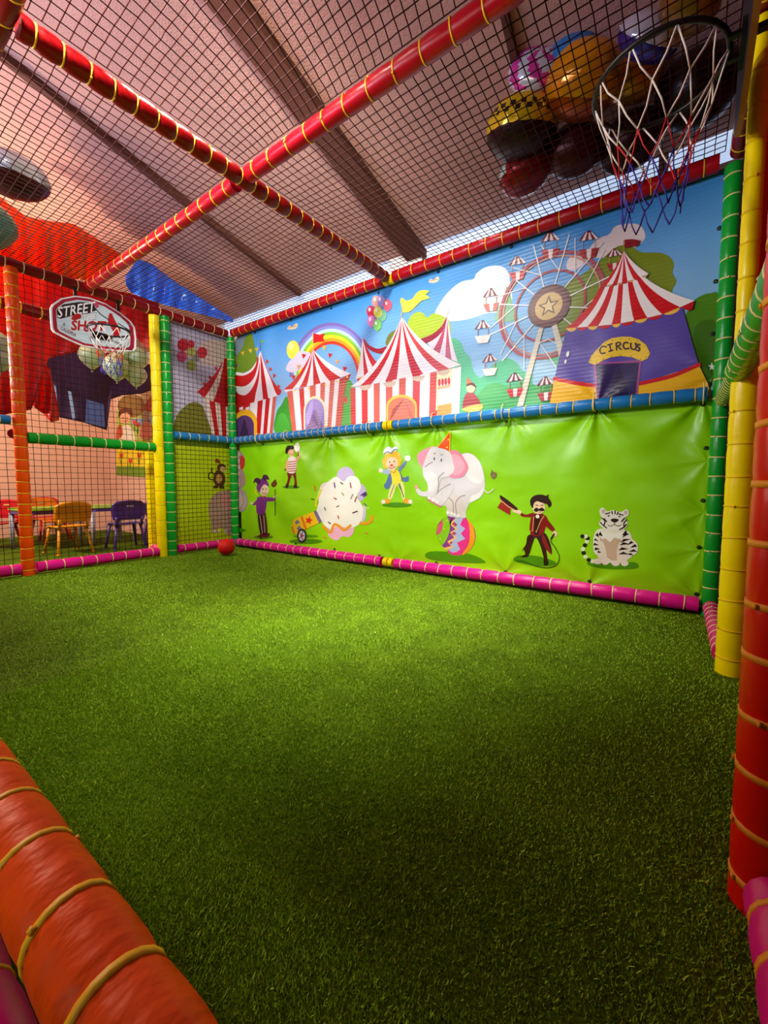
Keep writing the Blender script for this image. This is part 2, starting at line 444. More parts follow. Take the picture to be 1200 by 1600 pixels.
# right side (x = W)
pipe('corner_post', 'green padded corner post at the tiger end of the mural', (W + .012, 0, 0), (W + .012, 0, 2.33), R_ * .95, GREEN, .10, TIE_W)
pipe('door_post', 'thick yellow padded post standing below the green side rails by the entrance', (W + .04, -.825, 0), (W + .04, -.825, 1.16), R_ * 1.05, YEL, .115, YELB, bulge=.04)
pipe('door_post', 'slim yellow padded post rising above the green side rails', (W + .028, -.825, 1.165), (W + .028, -.825, 2.32), R_ * .68, YEL, .115, YELB, bulge=.05)
pipe('door_post', 'second yellow padded post tucked behind the entrance post', (W + .135, -.82, 0), (W + .135, -.82, 1.12), R_ * .95, YEL, .12, YELB, bulge=.04)
pipe('door_post', 'scarlet padded post with amber ties beside the magenta sill', (W + .015, -1.93, 0), (W + .015, -1.93, 2.31), .05, ORED, .095, TIE_O, bulge=.04)
pipe('side_rail', 'dark green padded rail from the corner post to the yellow post', (W + .02, -.06, 1.155), (W + .03, -.78, 1.15), R_ * .95, DGRN, .05, TIE_W, bulge=.05, cat='padded rail')
pipe('side_rail', 'green padded rail crossing the entrance to the scarlet post', (W + .015, -.84, 1.13), (W + .02, -1.90, 1.13), R_ * .95, GREEN, .09, TIE_W, bulge=.05, cat='padded rail')
pipe('floor_rail', 'short pink padded floor rail between the tiger corner and the yellow post', (W + .015, -.05, ZP), (W + .025, -.78, ZP), R_ * .9, PINK, .075, TIE_W, cat='padded rail')
pipe('sill_rail', 'magenta padded sill rail with amber ties at the scarlet post foot', (W + .03, -1.985, .05), (W + .03, -3.3, .05), .05, PINK, .085, TIE_O, cat='padded rail')
# the big near rail
pipe('entrance_rail', 'creased orange padded rail with broad yellow straps across the entrance', (1.7, -2.695, .19), (4.28, -2.695, .19), .0505, mat('ff5600', .48, 0, (16, .6, .012, (1.6, 1, .7)), .16, .06, 0, 'creased_orange_pvc'), .125, TIE_Y, phase=.62, bulge=.05, cat='padded rail')
pipe('entrance_rail', 'magenta padded rail low beneath the orange entrance rail', (1.7, -2.765, .05), (4.28, -2.765, .05), .045, PINK, .125, TIE_Y, cat='padded rail')


# ------------------------------------------------------------------ nets of knotted cord
CORD = mat('3a0f10', 0.7, 0, None, 0.2, 0, 0, 'maroon_net_cord')
CORDB = mat('231410', 0.7, 0, None, 0.2, 0, 0, 'dark_net_cord')
def net(name, label, O, U, V, cell, r=.0019, m=CORD, sag=(0, 0, 0), skew=0.0, wob=.0009, cat='net', lace=None):
    O, U, V, S = Vector(O), Vector(U), Vector(V), Vector(sag)
    nu, nv = max(2, round(U.length / cell)), max(2, round(V.length / cell))
    rnd = random.Random(label)
    nd = {}
    for i in range(nu + 1):
        for j in range(nv + 1):
            u, v = i / nu, j / nv
            uu = u + skew * sin(pi * u) * (v - .5)
            edge = 0 if i in (0, nu) or j in (0, nv) else 1
            w = Vector((rnd.gauss(0, wob), rnd.gauss(0, wob), rnd.gauss(0, wob))) * edge
            nd[i, j] = O + U * uu + V * v + S * (sin(pi * u) * sin(pi * v)) ** .7 + w
    bb = MB()
    for i in range(nu + 1): bb.tube([nd[i, j] for j in range(nv + 1)], r, 3, cap=False)
    for j in range(nv + 1): bb.tube([nd[i, j] for i in range(nu + 1)], r, 3, cap=False)
    if lace:                                                         # zig-zag lacing cord along one edge
        p = [O + U * (k / (nu * 2)) + Vector(lace) * (.5 + .5 * cos(pi * k)) for k in range(nu * 2 + 1)]
        bb.tube(p, r * 1.1, 3, cap=False)
    root = tag(bb.build(name, m), label, cat)
    return root
Zn = ZT + .03
net('ceiling_net', 'maroon ceiling net over the mural side, tent-row half', (.03, -.03, Zn), (XJ - .07, 0, 0), (0, -1.31, 0), .043, r=.0024, sag=(0, 0, -.035))
net('ceiling_net', 'maroon ceiling net over the mural side, under the foil balloons', (XJ + .04, -.03, Zn), (W - XJ - .07, 0, 0), (0, -1.31, 0), .043, r=.0025, sag=(0, 0, -.03))
net('ceiling_net', 'maroon ceiling net on the open front side, hoop-wall half', (.03, -1.41, Zn), (XJ - .07, 0, 0), (0, -.97, 0), .043, r=.0025, sag=(0, 0, -.035))
net('ceiling_net', 'maroon ceiling net on the open front side, entrance half', (XJ + .04, -1.41, Zn), (W - XJ - .07, 0, 0), (0, -.97, 0), .043, r=.0026, sag=(0, 0, .05), skew=.10)
net('wall_net', 'dark net hung between the orange and yellow posts above the green rail', (-.03, -1.83, 1.12), (0, .98, 0), (0, 0, 1.22), .049, r=.0022, m=CORDB, sag=(-.02, 0, 0))
net('wall_net', 'dark net under the green gate rail', (-.03, -1.83, .09), (0, .98, 0), (0, 0, .96), .049, r=.0022, m=CORDB, sag=(-.02, 0, 0))
net('wall_net', 'dark net over the tall corner panel of the net wall', (0.0, -.69, .09), (0, .655, 0), (0, 0, 2.22), .046, r=.0024, m=CORDB)
net('wall_net', 'dark net left of the orange post', (-.01, -2.6, .09), (0, .70, 0), (0, 0, 2.25), .049, r=.0022, m=CORDB)
net('wall_net', 'dark net between the tiger corner post and the yellow post', (W + .04, -.04, .1), (0, -.74, 0), (0, 0, 2.2), .048, r=.0024, m=CORDB)

# ------------------------------------------------------------------ flat print on vinyl sheets
def cr(pts, n=5, closed=True):
    k = len(pts); out = []
    rng = range(k) if closed else range(k - 1)
    for i in rng:
        if closed: p0, p1, p2, p3 = pts[i - 1], pts[i], pts[(i + 1) % k], pts[(i + 2) % k]
        else: p0, p1, p2, p3 = pts[max(0, i - 1)], pts[i], pts[i + 1], pts[min(k - 1, i + 2)]
        for j in range(n):
            t = j / n
            out.append(tuple(.5 * (2 * p1[c] + (p2[c] - p0[c]) * t + (2 * p0[c] - 5 * p1[c] + 4 * p2[c] - p3[c]) * t * t + (3 * p1[c] - p0[c] - 3 * p2[c] + p3[c]) * t ** 3) for c in (0, 1)))
    if not closed: out.append(tuple(pts[-1]))
    return out

class Sheet:
    """collects outlines (photo pixels of the sheet) and lays them as print on a real plane"""
    def __init__(s, fn, normal, group, step=.00004, start=.0004):
        s.fn, s.n, s.g, s.step, s.d = fn, Vector(normal), group, step, start
        s.cur = []
    def poly(s, pts, c):
        s.cur.append(([tuple(p) for p in pts], c)); return s
    def blob(s, pts, c, n=5): return s.poly(cr(pts, n), c)
    def ell(s, cx, cy, rx, ry, c, rot=0, a0=0, a1=360, n=26):
        r = radians(rot); full = abs(a1 - a0) >= 360
        P = []
        for i in range(n if full else n + 1):
            a = radians(a0 + (a1 - a0) * i / n); x, y = rx * cos(a), ry * sin(a)
            P.append((cx + x * cos(r) - y * sin(r), cy + x * sin(r) + y * cos(r)))
        return s.poly(P, c)
    def ring(s, cx, cy, rx, ry, rx2, ry2, c, a0=0, a1=360, n=30):
        o = [(cx + rx * cos(radians(a0 + (a1 - a0) * i / n)), cy + ry * sin(radians(a0 + (a1 - a0) * i / n))) for i in range(n + 1)]
        q = [(cx + rx2 * cos(radians(a0 + (a1 - a0) * i / n)), cy + ry2 * sin(radians(a0 + (a1 - a0) * i / n))) for i in range(n + 1)]
        for i in range(n): s.cur.append(([o[i], o[i + 1], q[i + 1], q[i]], (c, i > 0)))
        return s
    def line(s, pts, w, c, smooth=False):
        if smooth: pts = cr(pts, 5, False)
        for i in range(len(pts) - 1):
            (x0, y0), (x1, y1) = pts[i], pts[i + 1]; L = hypot(x1 - x0, y1 - y0) or 1e-6
            ex, ey = (x1 - x0) / L * w * .25, (y1 - y0) / L * w * .25
            nx, ny = -(y1 - y0) / L * w / 2, (x1 - x0) / L * w / 2
            s.cur.append(([(x0 - ex + nx, y0 - ey + ny), (x1 + ex + nx, y1 + ey + ny), (x1 + ex - nx, y1 + ey - ny), (x0 - ex - nx, y0 - ey - ny)], (c, False)))
        return s
    def flush(s, name, parent, label=None, reset=None):
        d = s.d if reset is None else reset
        V, Fc, mi, mats = [], [], [], []
        for pts, c in s.cur:
            same = False
            if isinstance(c, tuple): c, same = c
            if not same: d += s.step
            if c not in mats: mats.append(c)
            k = len(V)
            V += [s.fn(*p) + s.n * d for p in pts]
            idx = list(range(k, k + len(pts)))
            nrm = Vector((0, 0, 0)); P0 = V[k]
            for i in range(1, len(pts) - 1): nrm += (V[k + i] - P0).cross(V[k + i + 1] - P0)
            if nrm.dot(s.n) < 0: idx.reverse()
            Fc.append(idx); mi.append(mats.index(c))
        me = bpy.data.meshes.new(name); me.from_pydata(V, [], Fc)
        for c in mats: me.materials.append(vinyl(c, s.g) if s.g else mat(c, .4))
        me.polygons.foreach_set('material_index', mi); me.update()
        o = link(name, me, parent)
        if label: o['label'] = label
        s.cur = []
        if reset is None: s.d = d
        return o

def qb(p0, p1, p2, n=8):
    return [((1 - t) ** 2 * p0[0] + 2 * (1 - t) * t * p1[0] + t * t * p2[0], (1 - t) ** 2 * p0[1] + 2 * (1 - t) * t * p1[1] + t * t * p2[1]) for t in [i / n for i in range(n + 1)]]
def stripes_fan(s, apex, eaves, cols, cu=.38, cv=.66, tops=None):
    """concave tent roof: stripes between curves that run from the apex (or top points) to the eave points"""
    def curve(k):
        a = tops[k] if tops else apex; e = eaves[k]
        return qb(a, (a[0] + (e[0] - a[0]) * cu, a[1] + (e[1] - a[1]) * cv), e)
    for k in range(len(eaves) - 1):
        s.poly(curve(k) + curve(k + 1)[::-1], cols[k % len(cols)])
def stripes_wall(s, TL, TR, BR, BL, fr, cols):
    for k in range(len(fr) - 1):
        f = lambda A, B, t: (A[0] + (B[0] - A[0]) * t, A[1] + (B[1] - A[1]) * t)
        s.poly([f(TL, TR, fr[k]), f(TL, TR, fr[k + 1]), f(BL, BR, fr[k + 1]), f(BL, BR, fr[k])], cols[k % len(cols)])
def arch(s, x0, x1, yb0, yb1, top, c):
    cx, rx = (x0 + x1) / 2, (x1 - x0) / 2; sh = top + (min(yb0, yb1) - top) * .45
    s.poly([(x0, yb0)] + [(cx - rx * cos(pi * i / 14), sh - (sh - top) * sin(pi * i / 14)) for i in range(15)] + [(x1, yb1)], c)
def zig(p, q, amp, n):
    dx, dy = q[0] - p[0], q[1] - p[1]; L = hypot(dx, dy); nx, ny = -dy / L * amp, dx / L * amp
    return [(p[0] + dx * i / n + nx * (1 if i % 2 else -1), p[1] + dy * i / n + ny * (1 if i % 2 else -1)) for i in range(n + 1)]

BY0 = .05                                                           # the sheets hang just behind the rails
mx = lambda px, py: on_y(px, py, BY0)
low_ties = []
for (px, py), am in zip([(455, 692), (515, 676), (605, 666), (683, 658), (800, 645), (932, 632), (1100, 618)], [.010, .016, .022, .016, .010, .018, .016]):
    p = mx(px, py); low_ties.append((p.x, p.z - .02, am * 1.7, .34, 3.2, random.uniform(0, 3)))
for (px, py), am in zip([(1105, 720), (1100, 800), (1095, 860), (1090, 935), (920, 915), (790, 895), (620, 880)], [.008, .008, .008, .012, .010, .008, .008]):
    p = mx(px, py); low_ties.append((p.x, p.z, am * 1.5, .22, 3.0, random.uniform(0, 3)))
WR_LOW = wrinkle_group('vinyl_creases_lower', low_ties, 'X')
WR_UP = wrinkle_group('vinyl_creases_upper', [(mx(935, 626).x, 1.22, .016, .3, 3, .4), (mx(1115, 590).x, 1.3, .014, .25, 3, 1.1), (mx(605, 655).x, 1.24, .008, .25, 3, 2), (mx(500, 670).x, 1.24, .008, .2, 3, 2)], 'X', ripple=.00035)

RD, WT, SAL, CRM, TAN = 'd01018', 'f4ece8', 'd8604c', 'f6e6b8', 'd8c0a8'
ub = thing('printed_banner', 'upper vinyl banner printed with circus tents, ferris wheel and blue sky', 'banner', (0, 0, 1.2))
bb = MB(); bb.grid(lambda u, v: (.05 + u * (W - .06), BY0, v * 1.17 - .01), 60, 16)
ubm = bb.build('sheet', vinyl('4a9ad8', WR_UP, ramp=(1.25, 2.3, 'a8d4ee', '3f92d6')), ub)
class UB:                                                            # prints are children of the banner: same frame, lifted 1.2 m
    pass
up_fn = lambda px, py: mx(px, py) - Vector((0, 0, 1.2))
s = Sheet(up_fn, (0, -1, 0), WR_UP, .00003)

# clouds
s.blob([(678, 496), (690, 470), (705, 452), (722, 440), (740, 436), (744, 428), (758, 418), (778, 415), (792, 422), (797, 440), (800, 468), (790, 486), (760, 490), (730, 499), (700, 502)], 'dfe9f4')
s.flush('printed_cloud', ub)
s.blob([(885, 416), (890, 402), (905, 398), (915, 395), (933, 374), (952, 366), (960, 355), (976, 350), (1000, 352), (1008, 372), (990, 388), (962, 400), (940, 403), (918, 405), (906, 418), (892, 423)], 'e6d6d0')
s.flush('printed_cloud', ub)
for c, (x, y) in (('e0c8a0', (457, 511)), ('e6c8a4', (678, 438))):
    s.blob([(x - 8, y + 3), (x - 5, y - 2), (x, y - 1), (x + 4, y - 5), (x + 8, y - 5), (x + 7, y + 1), (x, y + 4)], c)
    s.line([(x - 6, y + 1), (x + 6, y - 2)], 1.2, 'c08850')
    s.flush('printed_pennant', ub)
# far trees
s.blob([(393, 521), (397, 535), (402, 560), (409, 582), (395, 586), (380, 584), (366, 580), (373, 570), (366, 567), (371, 556), (375, 543), (382, 528)], '6f8f1e')
s.blob([(366, 536), (372, 527), (382, 524), (380, 540), (372, 552), (366, 556)], '7c8a96')
for x, y in ((376, 550), (388, 546), (398, 544)): s.poly([(x, y), (x + 6, y - 1), (x + 4, y + 6)], 'e8b83a')
s.flush('printed_tree', ub)
s.blob([(604, 540), (606, 525), (615, 517), (626, 515), (640, 520), (650, 535), (630, 548)], '6c7420')
s.blob([(636, 515), (640, 497), (650, 488), (661, 489), (667, 496), (677, 490), (690, 493), (702, 502), (702, 526), (670, 536), (645, 528)], 'a9c22a')
s.flush('printed_bush', ub)
s.blob([(866, 520), (868, 470), (880, 448), (896, 436), (915, 425), (940, 405), (955, 392), (968, 384), (985, 384), (1002, 394), (1030, 395), (1046, 401), (1053, 413), (1051, 427), (1057, 440), (1050, 456), (1062, 470), (1000, 500), (930, 530)], '77881a')
s.flush('printed_tree', ub)
s.blob([(1072, 500), (1076, 484), (1084, 470), (1096, 462), (1110, 458), (1123, 462), (1122, 520), (1119, 570), (1108, 612), (1098, 600), (1086, 560)], '4c8410')
s.blob([(1084, 520), (1092, 505), (1105, 500), (1118, 508), (1114, 580), (1106, 600), (1094, 570)], '3c6c10')
s.flush('printed_bush', ub)
# pale green woods low behind the wheel
s.blob([(700, 642), (702, 540), (708, 528), (720, 535), (726, 550), (735, 560), (740, 580), (752, 590), (768, 572), (790, 560), (806, 566), (818, 580), (835, 585), (845, 570), (862, 555), (880, 560), (882, 620), (850, 632)], '58c08a')
s.blob([(745, 638), (752, 610), (775, 598), (800, 605), (820, 596), (845, 604), (868, 600), (866, 626)], '4fb25e')
s.blob([(846, 628), (850, 606), (862, 602), (872, 610), (868, 626)], '3f8f38')
s.blob([(833, 600), (838, 575), (850, 562), (866, 566), (872, 585), (860, 600)], '9cc8e6')
s.flush('printed_woods', ub)
s.poly([(786, 470), (792, 446), (797, 458), (802, 480)], '6fae6c')
s.blob([(774, 502), (782, 476), (792, 470), (804, 482), (808, 500)], '7ab08a')
s.flush('printed_tree', ub)
s.blob([(430, 676), (432, 645), (440, 632), (447, 620), (454, 626), (458, 650), (462, 674)], '2f9a22'); s.blob([(430, 676), (434, 652), (442, 645), (450, 655), (452, 673)], '46b030')
s.flush('printed_bush', ub)
s.blob([(532, 664), (536, 630), (538, 605), (543, 594), (550, 598), (556, 620), (560, 660)], '37a52a'); s.poly([(536, 625), (542, 618), (543, 632)], 'd82020')
s.flush('printed_bush', ub)
# rainbow and yellow balloon
for k, c in enumerate(('7f6cb4', '8a90d0', 'bfe6e0', '8ccc2e', 'f2e81e', 'f8a41a', 'e83a1c')):
    r0, r1 = 1 - k * .055, 1 - (k + 1) * .055
    s.ring(518, 592, 66 * r0, 88 * r0, 66 * r1, 88 * r1, c, 182, 368)
s.flush('printed_rainbow', ub)
s.ell(458, 547, 10, 15, 'f2e64a'); s.ell(455, 541, 4, 6, 'faf29a'); s.flush('printed_sun', ub)
s.blob([(447, 578), (452, 565), (460, 558), (466, 550), (476, 549), (486, 553), (486, 566), (474, 574), (460, 582)], 'dcd2dc'); s.flush('printed_cloud', ub)

# left tent, cut by the corner post
s.poly(cr([(407, 548), (413, 566), (421, 586), (431, 602), (440, 612)], 4, False) + [(432, 619), (410, 631), (366, 637), (366, 581)] + cr([(380, 583), (391, 578), (400, 566), (407, 548)], 4, False), WT)
s.blob([(403, 556), (399, 572), (391, 582), (380, 587), (366, 587), (366, 601), (380, 604), (391, 598), (399, 586), (404, 566)], RD)
s.blob([(406, 566), (402, 588), (394, 607), (384, 617), (374, 616), (366, 610), (366, 634), (394, 632), (400, 614), (405, 590)], RD)
s.poly([(407, 553), (408, 590), (412, 631), (420, 627), (416, 600), (409, 560)], RD)
s.poly(cr([(408, 551), (414, 570), (423, 592), (433, 617), (440, 611), (430, 600), (419, 580)], 4), RD)
stripes_wall(s, (366, 637), (432, 619), (426, 677), (366, 688), [0, .38, .56, .68, .75, .85, .92, 1], [RD, WT, RD, WT, RD, WT, SAL])
for x in (374, 384): s.poly([(x, 637), (x + 6, 635), (x + 6, 640), (x, 641)], WT)
arch(s, 366, 402, 688, 684, 640, 'f4b41c'); arch(s, 368, 397, 688, 684, 649, '56306c')
s.blob([(376, 686), (378, 668), (382, 655), (386, 668), (390, 685)], '32163f')
s.line([(407, 548), (407, 531)], 1, '4a6a8a'); s.poly([(407, 531), (414, 533), (407, 537)], '6ab04a')
for x, y in ((416, 565), (421, 577), (427, 587), (434, 604)): s.poly([(x, y - 4), (x + 5, y), (x, y + 4)], 'c83a28')
s.flush('printed_tent', ub)
# second tent
ev = [(443, 609), (457, 608), (468, 606), (479, 604), (490, 602), (502, 600), (516, 596), (533, 590), (549, 584)]
stripes_fan(s, (489, 546), ev, [RD, WT])
s.poly([(443, 609), (462, 608), (458, 614), (450, 615)], WT); s.poly([(549, 584), (543, 596), (536, 590)], RD)
stripes_wall(s, (449, 612), (542, 589), (533, 667), (457, 677), [0, .09, .2, .28, .38, .48, .56, .64, .72, .8, .88, 1], [SAL, WT, RD, WT, SAL, WT, SAL, WT, SAL, WT, 'c84028'])
arch(s, 475, 510, 676, 670, 619, CRM); arch(s, 477, 507, 676, 670, 623, '9a82c8')
s.blob([(480, 674), (486, 655), (493, 640), (500, 655), (506, 671)], '8a6a9c'); s.blob([(479, 650), (484, 632), (489, 626), (488, 645), (481, 664)], 'b8a4e0')
s.line([(489, 547), (489, 519)], 1.2, 'e8c86a'); s.poly([(490, 521), (500, 523), (508, 521), (505, 528), (508, 534), (498, 534), (490, 537)], 'd81818')
for x, y, c in ((472, 553, RD), (504, 540, 'f0c030'), (513, 552, RD), (524, 562, 'e8a060'), (536, 573, RD), (456, 586, RD), (464, 570, 'e8a060')): s.poly([(x, y), (x + 7, y + 1), (x + 2, y + 8)], c)
for x, y in ((461, 610), (483, 607), (509, 601), (526, 596), (543, 589)): s.ell(x, y, 1.6, 2, 'f8d860', n=10)
s.flush('printed_tent', ub)
# main tent and its side peaks
stripes_fan(s, (567, 527), [(556, 593), (569, 587), (576, 582), (584, 576), (594, 571)], [WT, RD, WT, RD], .3, .6)
s.poly(cr([(568, 529), (578, 540), (592, 545), (606, 541), (612, 548), (596, 553), (580, 548), (570, 538)], 4), 'a01424')
stripes_fan(s, (699, 492), [(668, 535), (676, 548), (686, 556), (696, 559), (706, 562), (716, 566)], ['e6d8e4', 'c05064', 'e6d8e4', 'c85868', 'f0e4e8'], .35, .62)
s.poly(cr([(698, 496), (690, 510), (676, 522), (654, 532), (662, 538), (682, 528), (695, 512)], 4), '9c2034')
ev = [(548, 605), (563, 603), (580, 601), (602, 597), (620, 593), (645, 588), (662, 585), (685, 580), (702, 576), (721, 570)]
stripes_fan(s, (628, 495), ev, [WT, RD, WT, RD, WT, RD, 'f6f2f2', 'd8403c', WT], .34, .66)
stripes_wall(s, (548, 607), (721, 573), (718, 650), (549, 668), [0, .045, .10, .155, .21, .265, .32, .38, .44, .5, .565, .63, .72, .78, .92, 1], [RD, WT, RD, WT, SAL, WT, SAL, WT, SAL, WT, 'd83a30', WT, 'd85040', CRM, WT])
for x, y in ((571, 604), (609, 599), (654, 590), (693, 581)): s.ell(x, y - 2, 10, 8, TAN, -8, 0, 180)
arch(s, 604, 652, 664, 658, 617, 'f2c040'); arch(s, 607, 649, 664, 658, 621, 'd87858')
s.poly([(610, 655), (614, 640), (626, 628), (632, 624), (620, 642), (610, 658)], 'b04a30'); s.poly([(634, 628), (644, 645), (647, 656), (640, 650)], 'c86a4a')
s.poly([(684, 596), (706, 592), (706, 630), (684, 634)], 'f2e4d4'); s.poly([(684, 634), (706, 630), (706, 646), (684, 650)], 'eaa848')
for x in (687, 692, 697, 702): s.ell(x, 598 - (x - 687) * .15, 2.2, 6, 'd83028', n=12)
s.poly([(684, 605), (704, 601), (704, 605), (684, 609)], 'e8b070'); s.poly([(684, 640), (682, 654), (676, 648)], 'd02818')
s.line([(628, 497), (628, 489)], 1, CRM)
s.line([(699, 492), (702, 486)], 1, 'c8c060')
s.flush('printed_big_tent', ub)
# balloon bunch
for x, y, c in ((588, 471, 'ee9a86'), (596, 471, 'a898d0'), (606, 477, 'e8586c'), (580, 487, 'c82440'), (598, 493, '74b88a'), (581, 502, 'e67ab0'), (591, 488, 'dce04e'), (590, 508, '7cd05a')):
    s.ell(x, y, 6.6, 9, c); s.ell(x - 2, y - 3, 1.8, 3, 'f8e8e8', n=10); s.poly([(x - 1.5, y + 11), (x, y + 8), (x + 1.5, y + 11)], c)
s.flush('printed_balloons', ub)
s.blob([(626, 469), (630, 466), (635, 470), (645, 467), (651, 459), (659, 454), (671, 455), (666, 461), (672, 466), (660, 470), (651, 478), (641, 487), (630, 488), (628, 478)], 'ece03a')
s.line([(630, 472), (628, 497)], 1, 'c8a840'); s.flush('printed_flag', ub)
# small person in a red shirt
s.blob([(723, 636), (727, 618), (735, 612), (744, 618), (752, 634), (740, 640), (728, 641)], 'b04038'); s.blob([(722, 640), (735, 634), (754, 632), (752, 641), (735, 644)], 'e8c860')
s.ell(736, 607, 7, 7, 'f0c8a4'); s.blob([(729, 604), (733, 598), (741, 599), (744, 606), (737, 602)], '6a2c1c'); s.poly([(729, 600), (731, 589), (738, 598)], 'e07850')
s.flush('printed_boy', ub)

# ferris wheel drawn as true circles on the sheet
hub = mx(857.5, 479)
def wheel_px(r, a):                                                  # back to sheet pixels for the shared outline code
    P = hub + Vector((r * cos(a), 0, r * sin(a))) - CAM
    w_ = P.dot(FWD); return (600 + F_PX * P.dot(RGT) / w_, 800 - F_PX * P.dot(UPV) / w_)
R1 = (mx(784, 486) - hub).length * 1.02; R2 = (mx(806, 499) - hub).length
def wring(r, w, c, n=56):
    for i in range(n):
        a, q = 2 * pi * i / n, 2 * pi * (i + 1) / n
        s.cur.append(([wheel_px(r + w, a), wheel_px(r + w, q), wheel_px(r - w, q), wheel_px(r - w, a)], (c, i > 0)))
wring(R1, .010, 'b04850'); wring(R1 - .022, .005, 'd08a70'); wring(R2, .007, 'a8404a')
NC = 12
for k in range(NC):
    a = 2 * pi * (k + .25) / NC + .12
    s.line([wheel_px(.05, a), wheel_px(R1 + .10, a)], 1.7, 'eef0ea')
    s.line([wheel_px(R2, a), wheel_px(R1 + .08, a + .42)], 1.3, 'eef0ea')
s.poly([(846, 500), (853, 500), (818, 634), (808, 636)], 'dcd6c0'); s.poly([(860, 500), (868, 498), (886, 562), (876, 566)], 'dcd6c0')
s.line([(836, 540), (857, 530), (874, 540)], 1.5, 'dfe4dc')
wring(.118, .016, '5c2a30', 30); s.poly([wheel_px(.112, 2 * pi * i / 30) for i in range(30)], '6e3436'); s.poly([wheel_px(.086, 2 * pi * i / 30) for i in range(30)], 'd0b070')
s.poly([wheel_px(.07 if i % 2 == 0 else .03, pi / 2 + pi * i / 5) for i in range(10)], '5a3a2a'); s.poly([wheel_px(.05 if i % 2 == 0 else .02, pi / 2 + pi * i / 5) for i in range(10)], 'e0c48a')
s.flush('printed_ferris_wheel', ub)
for (x, y, sc, cc) in ((860, 373, 1.1, 'b03038'), (809, 410, 1.0, 'c84048'), (768, 460, .95, 'b86058'), (755, 510, .95, 'e0e4e0'), (766, 562, .9, 'd8dcd4'), (805, 592, 1.0, 'd03028'), (853, 598, 1.0, 'a82420'), (920, 372, 1.15, 'a81c20'), (960, 398, .9, 'a81c20')):
    w, h = 14 * sc, 7 * sc; tl = -3 * sc
    s.line([(x - w * .6, y), (x - w * .6, y + 20 * sc)], 1, 'c08a5a'); s.line([(x + w * .6, y), (x + w * .6, y + 18 * sc)], 1, 'c08a5a')
    for k in range(6):
        t0, t1 = -1 + k / 3, -1 + (k + 1) / 3
        s.poly([(x + t0 * w * .35, y - h), (x + t1 * w * .35, y - h), (x + t1 * w, y + h * .5 - t1 * 2), (x + t0 * w, y + h * .5 - t0 * 2)], '7a2430' if k % 2 == 0 else 'eadcd8')
    s.ell(x, y - h - 1, 2.5 * sc, 2 * sc, '6a2a34', n=10)
    s.poly([(x - w * .95, y + 17 * sc), (x + w * .95, y + 14 * sc), (x + w * .6, y + 27 * sc), (x - w * .55, y + 29 * sc)], cc)
    s.poly([(x - w * .2, y + 16 * sc), (x + w * .3, y + 15 * sc), (x + w * .2, y + 28 * sc), (x - w * .15, y + 28 * sc)], 'e8dcd4')
    s.flush('printed_gondola', ub)
# purple circus tent
s.poly([(867, 592), (930, 602), (1000, 600), (1092, 571), (1106, 600), (1110, 616), (1104, 622), (858, 640)], 'f0b81c')
s.poly([(886, 514), (962, 508), (1066, 482), (1092, 571), (1000, 600), (930, 602), (867, 592), (874, 560)], '5a4aa4')
s.line([(866, 592), (900, 599), (930, 603)], 6, 'd02028', True); s.line([(1000, 600), (1050, 588), (1093, 570)], 6, 'd02028', True)
ev = [(884.5, 514), (902, 512.5), (918, 511.5), (935, 510), (956, 508), (970, 506), (991, 502), (1012, 497.5), (1035, 492), (1063, 481), (1085, 471)]
tp = [(938, 450), (946, 449), (953, 448), (960, 447), (967, 445), (974, 443), (981, 441), (988, 439), (995, 437), (1001, 435), (1006, 433)]
for k in range(len(ev) - 1):
    s.ell((ev[k][0] + ev[k + 1][0]) / 2, (ev[k][1] + ev[k + 1][1]) / 2 - 1, (ev[k + 1][0] - ev[k][0]) / 2 - .3, 6.5, 'f4c050' if k % 2 == 0 else 'c81820', -6 - k * 1.5, 0, 180, 12)
stripes_fan(s, None, ev, [RD, WT], .36, .62, tops=tp)
s.poly([(1063, 481), (1085, 471), (1082, 484), (1076, 487)], 'c01018')
ev2 = [(937, 450), (948, 447), (957, 446), (965, 444), (972, 443), (981, 441), (991, 438), (1001, 435), (1014, 429)]
stripes_fan(s, (975, 393), ev2, [RD, WT], .36, .6)
for k in range(8): s.ell((ev2[k][0] + ev2[k + 1][0]) / 2, (ev2[k][1] + ev2[k + 1][1]) / 2 - .5, 4.6, 3, 'c8a06a' if k % 2 else 'b01820', -12, 0, 180, 8)
s.line([(975, 394), (975, 377)], 1.2, 'b08a50'); s.poly([(976, 376), (988, 375), (1000, 377), (996, 386), (984, 387), (976, 389)], '8c1420')
s.poly([(927, 568), (1003, 563), (996, 620), (933, 624)], 'a0508c'); s.poly([(931, 570), (999, 567), (993, 621), (936, 625)], '35285a')
s.poly([(945, 624), (962, 590), (968, 575), (976, 592), (984, 620)], '241a44')
sg = [(920, 567), (925, 556), (933, 547), (945, 535), (957, 529), (971, 527), (985, 527), (998, 531), (1010, 540), (1016, 553), (1012, 561), (1003, 565), (988, 559), (970, 557), (955, 559), (942, 564), (930, 571)]
s.poly(sg, 'f0c838')
for i in range(len(sg)):
    x, y = sg[i]; s.ell(x + (968 - x) * .06, y + (549 - y) * .17, .9, .9, '8a6420', n=7)
K = '4a3450'
def letter(lines, w=2.3):
    for L in lines: s.line(L, w, K, len(L) > 3)
letter([[(948, 543), (942, 542), (938, 547), (940, 553), (946, 552)]])
letter([[(953, 539), (955, 549)], [(950, 540), (957, 538)], [(952, 550), (958, 548)]])
letter([[(963, 537), (964, 548)], [(963, 537), (968, 536), (970, 539), (965, 542)], [(965, 542), (971, 547)]])
letter([[(982, 537), (977, 536), (974, 541), (977, 546), (983, 545)]])
letter([[(986, 537), (986, 544), (990, 547), (994, 544), (993, 537)]])
